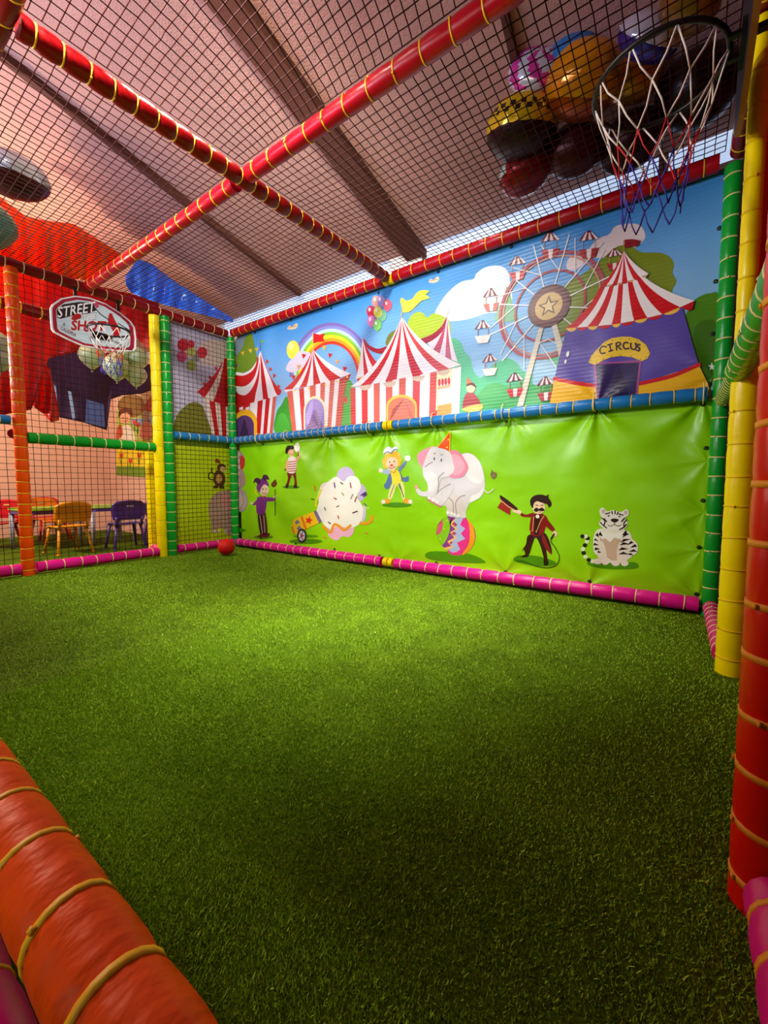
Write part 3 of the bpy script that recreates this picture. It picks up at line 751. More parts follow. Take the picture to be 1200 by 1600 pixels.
letter([[(1000, 540), (997, 539), (996, 542), (999, 545), (998, 549), (994, 548)]])
s.ell(888, 554, 2.4, 4.5, 'f0f0f8', 15, n=14); s.ell(884.5, 566, 1.8, 3.2, 'f0f0f8', 15, n=14)
s.flush('printed_circus_tent', ub)
s.poly([(1112 + (6 if i % 2 == 0 else 2.4) * sin(pi * i / 5), 574 - (7 if i % 2 == 0 else 2.8) * cos(pi * i / 5)) for i in range(10)], 'e8f0e8'); s.flush('printed_star', ub)

# ------------------------------------------------------------------ lower banner
lb = thing('printed_banner', 'lower lime green vinyl banner printed with circus performers and animals', 'banner', (0, 0, 0))
bb = MB(); bb.grid(lambda u, v: (.05 + u * (W - .06), BY0 + .001, .02 + v * 1.165), 60, 16)
bb.build('sheet', vinyl('7cc800', WR_LOW, ramp=(.05, 1.2, '98dc00', '8cd400')), lb)
s = Sheet(mx, (0, -1, 0), WR_LOW, .00004)
B0 = .0004
SH = '4e9400'                                                        # the printed ground patches under the figures
def fig(name, label=None): s.flush(name, lb, label, reset=B0)
# half-hidden grey animal at the corner
s.blob([(366, 706), (375, 705), (381, 712), (383, 722), (379, 732), (383, 744), (383, 757), (377, 762), (366, 760)], 'b08a88'); s.blob([(376, 712), (382, 716), (382, 728), (377, 734), (375, 722)], 'c83028')
for y in (710, 720, 730, 740, 750, 757): s.ell(371, y, 4, 4, 'd8bcb4', n=10)
fig('printed_animal'); s.ell(375, 781, 12, 19, 'b49a98', -8); s.ell(377, 782, 7, 12, 'c8b0aa', -8); s.line([(378, 770), (381, 785), (375, 795)], 1, '8a6a6a', True)
fig('printed_animal'); s.blob([(366, 826), (375, 825), (385, 829), (375, 832), (366, 832)], SH); fig('printed_ground_patch')
# jester
s.ell(412, 839, 15, 3, SH)
P1, P2, FL = '5c1a58', '842a86', 'f6d6b0'
s.blob([(403, 802), (406, 832), (410, 836), (414, 834), (415, 802)], '3a1224')
s.blob([(409, 804), (411, 834), (418, 834), (415, 803)], '4a1a2c'); s.line([(406, 805), (410, 833)], .9, 'e8c89a'); s.line([(412, 805), (414, 832)], .9, 'e8c89a')
s.blob([(404, 837), (410, 834), (414, 838), (405, 840)], '6a1820'); s.blob([(412, 838), (417, 834), (422, 833), (420, 838), (415, 840)], '6a1820')
s.blob([(401, 780), (406, 776), (413, 776), (417, 781), (414, 801), (408, 804), (401, 801)], P2); s.blob([(402, 781), (396, 787), (394, 789), (399, 789), (404, 786)], P2); s.blob([(415, 777), (428, 778), (430, 780), (427, 783), (416, 783)], P2)
s.ell(393, 786, 2.2, 2.2, FL, n=10); s.ell(430, 776, 2, 2.5, FL, n=10); s.poly([(409, 776), (416, 774), (412, 780)], 'c83a58')
s.ell(413, 766, 7, 9, FL, 8)
s.blob([(405, 770), (401, 762), (404, 752), (411, 747), (418, 752), (420, 760), (413, 757), (408, 763)], P2); s.blob([(404, 757), (399, 753), (396, 756), (398, 748), (404, 747), (408, 752)], '4a1448'); s.blob([(410, 748), (412, 742), (418, 743), (421, 750), (417, 749), (414, 752)], '4a1448')
s.blob([(398, 762), (401, 770), (406, 774), (399, 772)], 'd8e020'); s.ell(411, 764, .9, 1.2, '2a1010', n=8); s.ell(416, 764, .9, 1.2, '2a1010', n=8); s.line([(410, 770), (413, 772), (417, 770)], .9, 'b02030', True)
s.line([(430, 765), (430, 805)], 1.2, '3a3a10'); s.blob([(424, 756), (428, 751), (431, 749), (432, 753), (433, 756), (429, 761), (425, 760)], '5c3418')
fig('printed_jester')
# striped acrobat with a torch
s.ell(455, 761, 14, 2.5, SH)
s.blob([(449, 738), (450, 748), (446, 760), (450, 760), (454, 748), (457, 742), (460, 750), (460, 760), (464, 760), (463, 748), (461, 737)], '7a1c20'); s.blob([(446, 762), (447, 757), (451, 757), (450, 762)], '2a1210'); s.blob([(459, 762), (460, 757), (464, 759), (464, 763)], '2a1210')
s.blob([(450, 716), (456, 713), (462, 715), (464, 722), (461, 738), (450, 738), (449, 724)], 'f0e0d4')
for k in range(5): s.line([(450, 722 + k * 3.6), (463, 721 + k * 3.6)], 1.5, 'b03c30')
s.blob([(449, 717), (446, 728), (446, 736), (448, 736), (451, 724)], 'eab080'); s.blob([(462, 717), (466, 712), (465, 706), (468, 706), (469, 714), (464, 722)], 'eab080'); s.ell(455, 706, 5, 6.5, 'eab080')
s.blob([(446, 708), (447, 699), (452, 696), (459, 697), (458, 702), (452, 703), (449, 709)], '241208'); s.ell(446, 734, 1.4, 1.6, '2a1a10', n=8)
s.blob([(461, 704), (460, 697), (465, 691), (468, 696), (468, 703), (464, 706)], 'f2ece0'); s.line([(466, 706), (466, 712)], 2, '5a2a14'); s.line([(453, 709), (457, 710)], 1, 'a02818')
fig('printed_acrobat')
# cannon with its burst of smoke and confetti
s.ell(478, 846, 26, 4, SH); s.ell(478, 838, 20, 2.5, '5aa000')
s.blob([(526, 746), (530, 734), (541, 729), (551, 735), (554, 748), (545, 756), (532, 756)], 'cbbce2'); s.blob([(500, 770), (502, 757), (514, 754), (520, 765), (512, 775)], 'f0d8cc'); s.blob([(560, 768), (566, 756), (573, 770), (566, 782), (560, 780)], 'cbbce2'); s.blob([(562, 800), (570, 790), (572, 806), (566, 816)], 'd6c8dc')
s.blob([(512, 834), (516, 822), (530, 816), (552, 820), (552, 832), (546, 839), (535, 838), (528, 844), (519, 842)], 'f0b6cc')
s.blob([(495, 800), (498, 785), (497, 770), (506, 760), (516, 750), (526, 745), (537, 752), (547, 744), (560, 748), (564, 762), (558, 776), (566, 790), (567, 806), (560, 820), (545, 825), (530, 822), (515, 826), (505, 818)], 'f6f4e6')
s.blob([(540, 752), (546, 744), (558, 746), (563, 758), (556, 770), (545, 768)], 'faf8f0')
s.line([(504, 822), (516, 832), (522, 820), (530, 822), (538, 828), (548, 821)], 4, 'f0a020', True); s.line([(563, 818), (575, 817), (581, 812), (581, 806)], 4.5, 'f0a020', True)
s.line([(502, 765), (494, 785), (496, 792)], 3, 'e6dc30', True)
for x, y, c, a in ((523, 758, '6a2a72', 1.4), (548, 758, 'a83040', 1.4), (534, 755, '555555', .6), (524, 779, 'c83030', .5), (556, 780, 'b03848', 1.9), (528, 791, '888070', -.4), (555, 800, '5a2040', -.35), (529, 808, 'c82828', 1.3), (550, 776, '999988', 2), (515, 817, '604030', .6), (508, 795, '508060', 1.2), (536, 772, '90a870', 1), (492, 763, 'e07020', 1.5), (489, 780, '506020', .4), (573, 833, 'e07830', .5), (508, 840, 'e07830', .5), (571, 788, '805098', .7), (566, 773, '603080', -.3), (575, 794, 'd8e890', .3)):
    q = 4 if abs(a) > 1.3 or a == -.35 else 2.2
    s.line([(x - q * cos(a), y - q * sin(a)), (x + q * cos(a), y + q * sin(a))], 1.8, c)
s.poly([(566, 771), (572, 768), (574, 773), (568, 777)], '5a3a78')
s.poly(cr([(458, 832), (456, 822), (460, 812), (470, 807)], 4, False) + [(491, 799), (501, 816), (480, 826), (466, 836)], 'f0c414')
s.poly([(470, 808), (473, 806), (480, 826), (477, 828)], 'e07818'); s.poly([(490, 799), (495, 798), (503, 814), (499, 818)], '7a6a90'); s.poly([(495, 797), (501, 795), (506, 811), (503, 814)], 'f4f0ea')
s.poly([(461, 816), (465, 812), (469, 816), (464, 820)], '7c7a96'); s.poly([(464, 826), (468, 821), (472, 826), (467, 830)], '7c7a96')
s.poly([(483 + (7 if i % 2 == 0 else 3) * sin(pi * i / 5 + .2), 813 - (7 if i % 2 == 0 else 3) * cos(pi * i / 5 + .2)) for i in range(10)], 'e02418')
s.line([(457, 823), (460, 833)], 3, 'e07818'); s.ell(472, 837, 7.5, 11, '2c2630'); s.ell(472, 837, 5, 8, 'd4ccd4')
for k in range(5): s.line([(472, 837), (472 + 4.6 * cos(k * 1.257), 837 + 7.4 * sin(k * 1.257))], 1.3, '6a4a5a')
s.ell(472, 837, 1.8, 2.4, 'b02838', n=10)
fig('printed_cannon')
# clown with raised arms
s.ell(620, 789, 23, 4, SH)
s.blob([(612, 757), (606, 778), (611, 780), (616, 770), (620, 758), (626, 768), (629, 780), (633, 778), (629, 753)], 'e8e890'); s.line([(609, 777), (616, 757)], 1, '5a6a40'); s.line([(631, 777), (624, 755)], 1.4, '5a5a50'); s.line([(627, 766), (622, 756)], 1.2, '5a5a50')
for x, d in ((604, -1), (636, 1)):
    s.ell(x, 783, 6.5, 4, 'f0a81c', 5 * d); s.ell(x + d * 5, 784, 3.6, 3.4, 'f8e8d0', n=14)
s.blob([(609, 738), (604, 752), (600, 758), (603, 764), (609, 762), (613, 748)], '5878a8'); s.blob([(624, 735), (630, 746), (638, 744), (638, 752), (630, 752), (624, 744)], '5878a8')
s.blob([(598, 735), (606, 733), (611, 736), (608, 741), (599, 740)], 'a8bcd0'); s.blob([(622, 734), (628, 726), (634, 720), (635, 724), (628, 734), (624, 738)], '7088b0')
s.blob([(611, 736), (619, 734), (624, 738), (627, 750), (621, 757), (614, 756), (612, 746)], 'f0e23a'); s.ell(595, 735, 3.4, 3.6, 'f8e4cc', n=12); s.ell(637, 716, 4.6, 4.4, 'fbf3e6', n=14)
for x, y, r in ((602, 721, 5), (606, 713, 5), (614, 709, 5.5), (621, 712, 5.5), (624, 719, 4), (603, 728, 4), (623, 725, 3.6)): s.ell(x, y, r, r * 1.05, 'f0c030', n=16)
s.blob([(604, 722), (608, 715), (618, 715), (622, 724), (619, 732), (611, 735), (605, 730)], 'f6d4b0'); s.blob([(599, 709), (601, 702), (607, 698), (613, 700), (618, 697), (622, 702), (614, 706), (606, 708)], 'e8ecf4')
s.line([(600, 709), (606, 706), (611, 708), (616, 703), (621, 702)], 1.6, '6a7a9a', True)
s.ell(612, 727, 2.4, 2.2, 'e05040', n=12); s.ell(609, 722, .9, 1.4, '3a2418', n=8); s.ell(616, 721, .9, 1.4, '3a2418', n=8); s.line([(607, 729), (611, 732), (618, 729)], 1, 'b03828', True); s.line([(611, 736), (615, 739), (619, 735)], 1.6, 'f0a030')
fig('printed_clown')
# elephant on a ball
s.blob([(664, 868), (672, 862), (700, 862), (735, 866), (757, 876), (752, 880), (700, 878), (672, 874)], SH)
EG, EL, ED, PK = 'd6d0d6', 'ece8ea', 'b4a8ae', 'f09ab0'
BX, BY = 719, 839
s.ell(BX, BY, 24, 29, 'b0406c', 12)
def ball_band(a, c):                                                 # meridian-like bands of the printed ball
    s.poly(cr(a, 4), c)
s.blob([(729, 812), (738, 820), (742, 838), (738, 854), (727, 865), (722, 866), (732, 850), (734, 830)], 'f29a1c')
s.blob([(718, 808), (729, 810), (734, 830), (731, 850), (720, 866), (708, 867), (700, 860), (712, 835)], 'e82e8c')
s.blob([(712, 808), (724, 809), (719, 820), (727, 826), (720, 834), (727, 842), (714, 848), (719, 858), (708, 864), (700, 858), (696, 855), (708, 848), (702, 840), (714, 834), (706, 828), (715, 820), (708, 814)], 'a8b8e0', 2)
s.poly([(706, 808), (714, 810), (706, 819), (715, 826), (705, 834), (714, 840), (702, 848), (708, 855), (696, 860), (690, 852), (698, 840), (702, 822)], 'f0c060')
s.poly([(699, 806), (708, 806), (712, 810), (702, 818), (712, 827), (703, 832), (710, 840), (699, 846), (705, 853), (694, 856), (689, 851), (699, 838), (703, 822)], '8c3c8c')
s.blob([(682, 826), (687, 815), (696, 808), (701, 812), (703, 826), (698, 842), (690, 852), (684, 842)], '86c818'); s.blob([(683, 834), (687, 818), (692, 815), (691, 826), (687, 834)], 'e0507c', 4); s.line([(682, 836), (684, 822), (692, 811)], 1.2, 'b0305c', True)
for x, y in ((694, 826), (698, 813), (688, 842)): s.ell(x, y, 1, 1, 'f2e860', n=8)
# body
s.blob([(690, 788), (684, 770), (688, 748), (700, 728), (716, 712), (734, 708), (750, 722), (757, 745), (757, 765), (750, 778), (735, 785), (728, 800), (727, 808), (700, 806), (698, 792)], EG)
s.blob([(722, 712), (738, 710), (750, 724), (756, 748), (748, 756), (732, 748), (724, 730)], EL); s.blob([(735, 785), (750, 776), (756, 762), (748, 770), (736, 776)], EL)
s.blob([(698, 788), (703, 776), (716, 774), (724, 784), (728, 800), (727, 809), (716, 808), (708, 804), (700, 803)], 'd8ccc8'); s.line([(708, 803), (708, 785), (701, 778)], 1.2, '9a8a8c', True); s.line([(714, 806), (712, 786), (720, 776), (727, 774)], 1.2, '9a8a8c', True)
s.blob([(668, 776), (680, 764), (700, 758), (708, 764), (700, 778), (690, 790), (678, 784)], 'dcd6d8'); s.line([(682, 772), (690, 764), (704, 756)], 1.2, 'a0949c', True)
for x, y in ((671, 778), (677, 781), (683, 784)): s.ell(x, y, 3, 3.2, 'f6ecec', -30, n=10)
s.line([(668, 780), (678, 786), (690, 792)], 2.2, 'e07890', True)
for x, y in ((700, 801), (706, 802), (711, 804), (716, 806)): s.ell(x, y, 2.6, 2.6, 'f8f2f0', n=10)
# ears, head, trunk
s.blob([(652, 712), (660, 704), (672, 699), (680, 698), (676, 712), (668, 722), (664, 732), (656, 726)], PK); s.blob([(702, 706), (714, 704), (724, 714), (732, 730), (724, 744), (712, 747), (702, 744), (698, 726)], 'e88aa4'); s.blob([(704, 712), (714, 710), (722, 718), (727, 730), (720, 740), (708, 742), (703, 730)], 'f4a8bc')
s.blob([(672, 702), (682, 698), (694, 700), (704, 708), (708, 722), (710, 734), (702, 744), (690, 748), (686, 760), (680, 772), (668, 776), (656, 774), (650, 766), (653, 762), (660, 768), (668, 766), (668, 756), (662, 744), (661, 732), (664, 720)], 'dedade')
s.blob([(664, 742), (672, 736), (682, 742), (684, 754), (678, 766), (670, 768), (669, 756)], EL); s.ell(651, 761, 2.6, 3.2, 'f0a0a0', -30, n=12)
s.line([(664, 730), (669, 726), (676, 722)], 1.1, '807078', True); s.line([(684, 770), (686, 756), (686, 746), (694, 738)], 1.2, '9a8c94', True)
for x, y in ((679, 717), (690, 719)): s.ell(x, y, 1, 2.4, '3a2c34', n=10); s.line([(x - 1, y - 8), (x + 2, y - 9)], .9, '6a5a60')
s.poly([(684, 699), (704, 674), (703, 706), (696, 702)], 'ea5212'); s.line([(684, 699), (704, 674)], 1.2, 'f8c83a'); s.line([(704, 674), (703, 706)], 1.4, 'f8c83a'); s.ell(701, 687, 1.2, 1.4, 'f8d860', n=8); s.ell(699, 699, 1.2, 1.4, 'f8d860', n=8)
s.line([(757, 765), (762, 770), (769, 767), (771, 763)], 1.6, 'e6e2d8', True)
fig('printed_elephant')
s.blob([(766, 742), (768, 736), (767, 732), (771, 737), (776, 739), (776, 745), (771, 749)], '7a6a40'); s.ell(771, 744, 2.6, 2.6, '8c7c50', n=10); fig('printed_smoke')
# ringmaster
s.blob([(802, 874), (812, 868), (840, 869), (868, 878), (862, 884), (835, 884), (810, 879)], SH)
MR, DK = '8a1414', '3a0c0a'
s.blob([(826, 836), (822, 850), (816, 862), (818, 857), (822, 868), (827, 866), (832, 850), (837, 840), (844, 852), (850, 872), (855, 872), (854, 858), (862, 866), (860, 850), (850, 832)], DK); s.blob([(848, 834), (856, 850), (862, 866), (855, 860), (848, 848)], MR)
s.blob([(814, 870), (822, 866), (825, 870), (818, 871)], '1c0a08'); s.blob([(850, 872), (855, 872), (857, 882), (850, 883)], '1c0a08'); s.poly([(823, 866), (820, 869), (826, 869), (827, 860)], DK); s.poly([(848, 858), (850, 876), (856, 877), (853, 858)], DK)
s.blob([(831, 806), (840, 802), (850, 804), (856, 812), (852, 826), (848, 834), (836, 838), (828, 832), (828, 818)], MR); s.poly([(836, 804), (845, 804), (842, 836), (834, 836)], DK); s.line([(834, 806), (832, 830)], 1, 'e8b080'); s.line([(850, 806), (844, 816), (838, 832)], 1, 'e8b080', True)
s.blob([(834, 801), (822, 804), (814, 801), (814, 806), (824, 808), (834, 807)], MR); s.blob([(852, 808), (859, 816), (867, 827), (863, 830), (855, 824), (850, 816)], MR)
s.ell(811, 800, 4.2, 3.2, FL, 20, n=14); s.blob([(800, 797), (806, 797), (810, 801), (804, 801)], FL, 4); s.ell(867, 834, 3.6, 4.6, FL, n=14)
s.ell(842, 793, 10, 10, FL); s.blob([(829, 789), (829, 780), (836, 774), (848, 773), (857, 778), (862, 787), (858, 793), (855, 788), (848, 786), (838, 783), (834, 788), (833, 794)], '301208'); s.poly([(852, 776), (857, 772), (857, 779)], '301208')
s.blob([(834, 797), (838, 793), (842, 795), (847, 793), (851, 797), (847, 799), (842, 798), (838, 800)], '2a1008', 4); s.line([(837, 789), (841, 790)], 1.2, '2a1008'); s.line([(845, 790), (849, 789)], 1.2, '2a1008'); s.line([(841, 800), (845, 800)], 1, 'b04030'); s.ell(840, 807, 3, 3, 'f8f0e8', n=12)
s.poly([(783, 784), (798, 793), (797, 805), (777, 793)], 'a0281c'); s.blob([(781, 774), (786, 776), (797, 784), (809, 795), (804, 796), (790, 789), (783, 782)], '3a100c', 4); s.line([(782, 781), (794, 791), (803, 796)], 1.6, 'f0a070', True)
s.line([(864, 838), (861, 846), (868, 856), (874, 870), (870, 882), (856, 887), (836, 884), (818, 877), (808, 877)], 1.3, '1e4a10', True); s.line([(866, 834), (861, 842)], 2.6, '2a1a10'); s.ell(829, 830, 1, 1, 'e8c060', n=8); s.ell(838, 830, 1, 1, 'e8c060', n=8)
fig('printed_ringmaster')
# white tiger
s.blob([(917, 880), (930, 876), (960, 880), (990, 878), (998, 885), (988, 889), (950, 889), (925, 885)], SH)
TW, TC, TK = 'f2ece2', 'd8b8a0', '1a1414'
for k, (x, y) in enumerate([(932, 877), (926, 877), (920, 875), (915, 870), (912, 864), (911, 858), (914, 852), (917, 846), (918, 841), (915, 838), (910, 838)]):
    s.ell(x, y, 3.6, 3.2, TK if k % 2 == 0 else 'e8f0c8', n=12)
s.blob([(930, 832), (938, 826), (960, 826), (982, 830), (988, 842), (996, 850), (996, 862), (988, 869), (978, 876), (964, 880), (948, 878), (936, 870), (928, 862), (927, 844)], TW)
s.blob([(938, 838), (950, 840), (966, 840), (974, 852), (968, 872), (958, 876), (948, 870), (940, 856)], TC); s.blob([(936, 830), (948, 834), (962, 834), (974, 832), (968, 842), (960, 840), (953, 847), (946, 841), (940, 842)], 'faf6f0', 3)
for x, y, rx in ((934, 877, 7), (946, 878, 6), (962, 880, 6.5), (976, 880, 6)): s.ell(x, y, rx, 4.6, 'f4e6dc', n=16)
s.blob([(936, 846), (944, 850), (948, 874), (938, 876), (932, 862)], 'f2e6da', 4); s.blob([(968, 848), (978, 850), (980, 876), (966, 878), (964, 862)], 'f2e6da', 4)
for a in ([(930, 836), (936, 840), (934, 832)], [(928, 844), (936, 846), (930, 841)], [(927, 852), (936, 852), (929, 848)], [(929, 860), (938, 858), (930, 855)], [(934, 864), (940, 863), (934, 860)],
          [(984, 834), (972, 840), (976, 834)], [(986, 842), (970, 848), (974, 842)], [(984, 850), (968, 852), (974, 847)], [(990, 848), (980, 852), (986, 845)], [(996, 854), (984, 856), (992, 850)], [(996, 862), (982, 862), (990, 858)], [(990, 868), (978, 866), (986, 864)], [(982, 858), (966, 860), (972, 855)], [(982, 866), (966, 866), (974, 862)], [(938, 830), (942, 838), (935, 836)], [(978, 828), (972, 836), (981, 836)]):
    s.poly(a, TK)
s.blob([(938, 804), (937, 796), (943, 793), (949, 799), (958, 797), (970, 800), (977, 796), (982, 798), (982, 805), (977, 809), (981, 818), (976, 826), (966, 829), (954, 829), (942, 825), (936, 818), (940, 810)], TW)
s.ell(943, 799, 3, 3.6, 'c8bcb4', n=12); s.ell(978, 801, 3, 3.2, 'c8bcb4', n=12); s.blob([(954, 812), (960, 810), (967, 812), (963, 816), (958, 816)], '2a1a1a', 4); s.line([(960, 816), (960, 819), (954, 822), (950, 820)], 1.1, '3a2424', True); s.line([(960, 819), (966, 822), (970, 820)], 1.1, '3a2424', True)
for x, y in ((951, 806), (968, 807)): s.ell(x, y, 2, 1.6, '9ab4c0', n=10); s.ell(x, y, .9, 1.3, TK, n=8)
for a in ([(956, 799), (957, 803)], [(961, 798), (961, 803)], [(966, 800), (964, 804)], [(946, 803), (953, 801)], [(974, 805), (967, 803)], [(940, 809), (945, 814), (944, 820)], [(938, 816), (943, 821), (948, 825)], [(979, 812), (975, 817), (975, 822)], [(979, 819), (974, 824), (968, 827)], [(944, 810), (948, 815)], [(976, 809), (971, 815)]):
    s.line(a, 1.7, TK, len(a) > 2)
fig('printed_tiger')
# eyelets and the small ties that hold both sheets to the rails
EYE = mat('2c3420', .5, .3, None, .4, 0, 0, 'eyelet_metal')
eb = MB(); eb.lathe([(.004, -.002), (.011, -.003), (.011, .001), (.004, .001)], 12, mtx=Matrix.Rotation(pi / 2, 4, 'X')); eye_me = eb.mesh('eyelet', EYE)
tb = MB(); tb.tube([(0, -.004, 0), (0, -.075, .006), (0, -.092, .03), (0, -.092, .08), (0, -.07, .104), (0, -.03, .108)], .0035, 5); tie2 = tb.mesh('banner_tie', TIE_W)
def eyelets(parent, pts, dz, tie=True):
    for (px, py) in pts:
        p = mx(px, py) - Vector((0, 0, dz)); link('eyelet', eye_me, parent, (p.x, BY0 - .004, p.z))
        if tie: link('banner_tie', tie2, parent, (p.x, BY0 - .004, p.z))
eyelets(lb, [(411, 694), (455, 690), (516, 685), (583, 679), (683, 668), (791, 658), (931, 644), (1098, 632)], 0)
eyelets(lb, [(1103, 700), (1098, 782), (1092, 855)], 0, False)
eyelets(lb, [(408, 841), (462, 849), (523, 858), (593, 868), (682, 879), (790, 893), (921, 908), (1088, 928)], 0, False)
eyelets(ub, [(399, 520), (455, 500), (518, 482), (592, 458), (685, 425), (799, 386), (1124, 357)], 1.2, False)
eyelets(ub, [(1118, 440), (1113, 522), (1108, 600)], 1.2, False)

# ------------------------------------------------------------------ corner panel behind the net (x = -0.05)
PX0 = -.05
cpx = lambda px, py: on_x(px, py, PX0)
WR_C = wrinkle_group('vinyl_creases_corner', [], 'Y')
cp = thing('corner_banner', 'narrow printed banner behind the netted corner panel, with tent, monkey and elephant', 'banner', (0, 0, 0))
bb = MB(); bb.grid(lambda u, v: (PX0, -.685 + u * .71, 1.2 + v * 1.13), 8, 10); bb.build('upper_sheet', vinyl('a49ab4', WR_C, ramp=(1.2, 2.3, 'ccc4e0', 'c0b4d0')), cp)
bb = MB(); bb.grid(lambda u, v: (PX0, -.685 + u * .71, .06 + v * 1.13), 8, 10); bb.build('lower_sheet', vinyl('93a80c', WR_C, ramp=(.06, 1.2, 'b8c80c', 'c0d010')), cp)
s = Sheet(cpx, (1, 0, 0), WR_C, .00004)
def cfig(n): s.flush(n, cp, None, reset=.0004)
s.blob([(310, 545), (318, 533), (340, 532), (357, 540), (357, 575), (335, 572), (315, 570)], 'd8bcb4'); cfig('printed_cloud')
s.blob([(272, 676), (276, 650), (288, 636), (302, 628), (316, 634), (324, 655), (332, 684), (300, 682)], '7c7a18'); cfig('printed_bush')
for x, y, c, r in ((308, 556, '8a8a7a', 8), (298, 549, 'b8b060', 8), (286, 539, 'c01c2c', 9), (298, 538, 'c03038', 6), (284, 557, 'd84a78', 8), (316, 551, 'cc2c3c', 8), (299, 571, 'a8b048', 8)):
    s.ell(x, y, r, r * 1.1, c)
cfig('printed_balloons')
s.poly(qb((350, 560), (338, 588), (308, 612)) + [(319, 622)] + qb((319, 622), (341, 592), (350, 560))[1:], RD)
s.poly(qb((350, 560), (341, 592), (319, 622)) + [(333, 628)] + qb((333, 628), (346, 596), (350, 560))[1:], 'f0dcd2')
s.poly(qb((350, 560), (346, 596), (333, 628)) + [(357, 636), (357, 560)], RD)
stripes_wall(s, (319, 622), (359, 637), (358, 688), (331, 680), [0, .2, .42, .62, .84, 1], ['f0dcd2', RD, 'f0dcd2', RD, 'f0dcd2'])
for x, y in ((340, 574), (331, 588), (322, 598)): s.poly([(x, y), (x - 6, y - 1), (x - 2, y + 6)], RD)
cfig('printed_tent')
s.blob([(334, 742), (339, 735), (347, 737), (352, 746), (350, 757), (341, 760), (334, 754)], '5a2a14'); s.ell(342, 748, 5, 7, 'c8905a'); s.ell(346, 731, 7, 6.5, '5a2a14'); s.ell(348, 733, 4.5, 4.2, 'd8a878', n=14)
s.blob([(336, 722), (339, 716), (345, 724)], '8a3018'); s.line([(334, 750), (327, 748), (326, 741), (330, 738)], 2, '4a2010', True); s.blob([(336, 758), (333, 763), (342, 762)], '4a2010'); s.blob([(346, 757), (351, 763), (342, 763)], '4a2010'); s.line([(338, 742), (331, 738), (331, 731)], 2.4, '5a2a14', True)
cfig('printed_monkey')
s.blob([(326, 800), (328, 782), (338, 770), (350, 767), (362, 772), (362, 832), (354, 834), (348, 826), (340, 826), (338, 833), (331, 830), (330, 818)], 'b48a80'); s.blob([(344, 780), (352, 771), (361, 776), (361, 792), (352, 795)], 'd08484')
for x in (335, 342, 352): s.ell(x, 830, 2.4, 2.4, 'e0cabc', n=10)
cfig('printed_elephant')

# ------------------------------------------------------------------ basketball hoops
def flat_text(sh, txt, org, adv, up, c, bold=0.012):
    """lay lettering on a sheet: org = baseline start, adv = whole width vector, up = cap height vector (sheet pixels)"""
    cu = bpy.data.curves.new('lettering', 'FONT'); cu.body = txt; cu.resolution_u = 2; cu.offset = bold
    o = bpy.data.objects.new('lettering', cu); COL.objects.link(o)
    bpy.context.view_layer.update()
    me = bpy.data.meshes.new_from_object(o.evaluated_get(bpy.context.evaluated_depsgraph_get()))
    vs = [v.co.copy() for v in me.vertices]; w = max(v.x for v in vs) or 1; h = max(v.y for v in vs) or 1
    for i, p in enumerate(me.polygons):
        sh.cur.append(([(org[0] + adv[0] * vs[k].x / w + up[0] * vs[k].y / h, org[1] + adv[1] * vs[k].x / w + up[1] * vs[k].y / h) for k in p.vertices], (c, i > 0)))
    bpy.data.objects.remove(o); bpy.data.meshes.remove(me); bpy.data.curves.remove(cu)

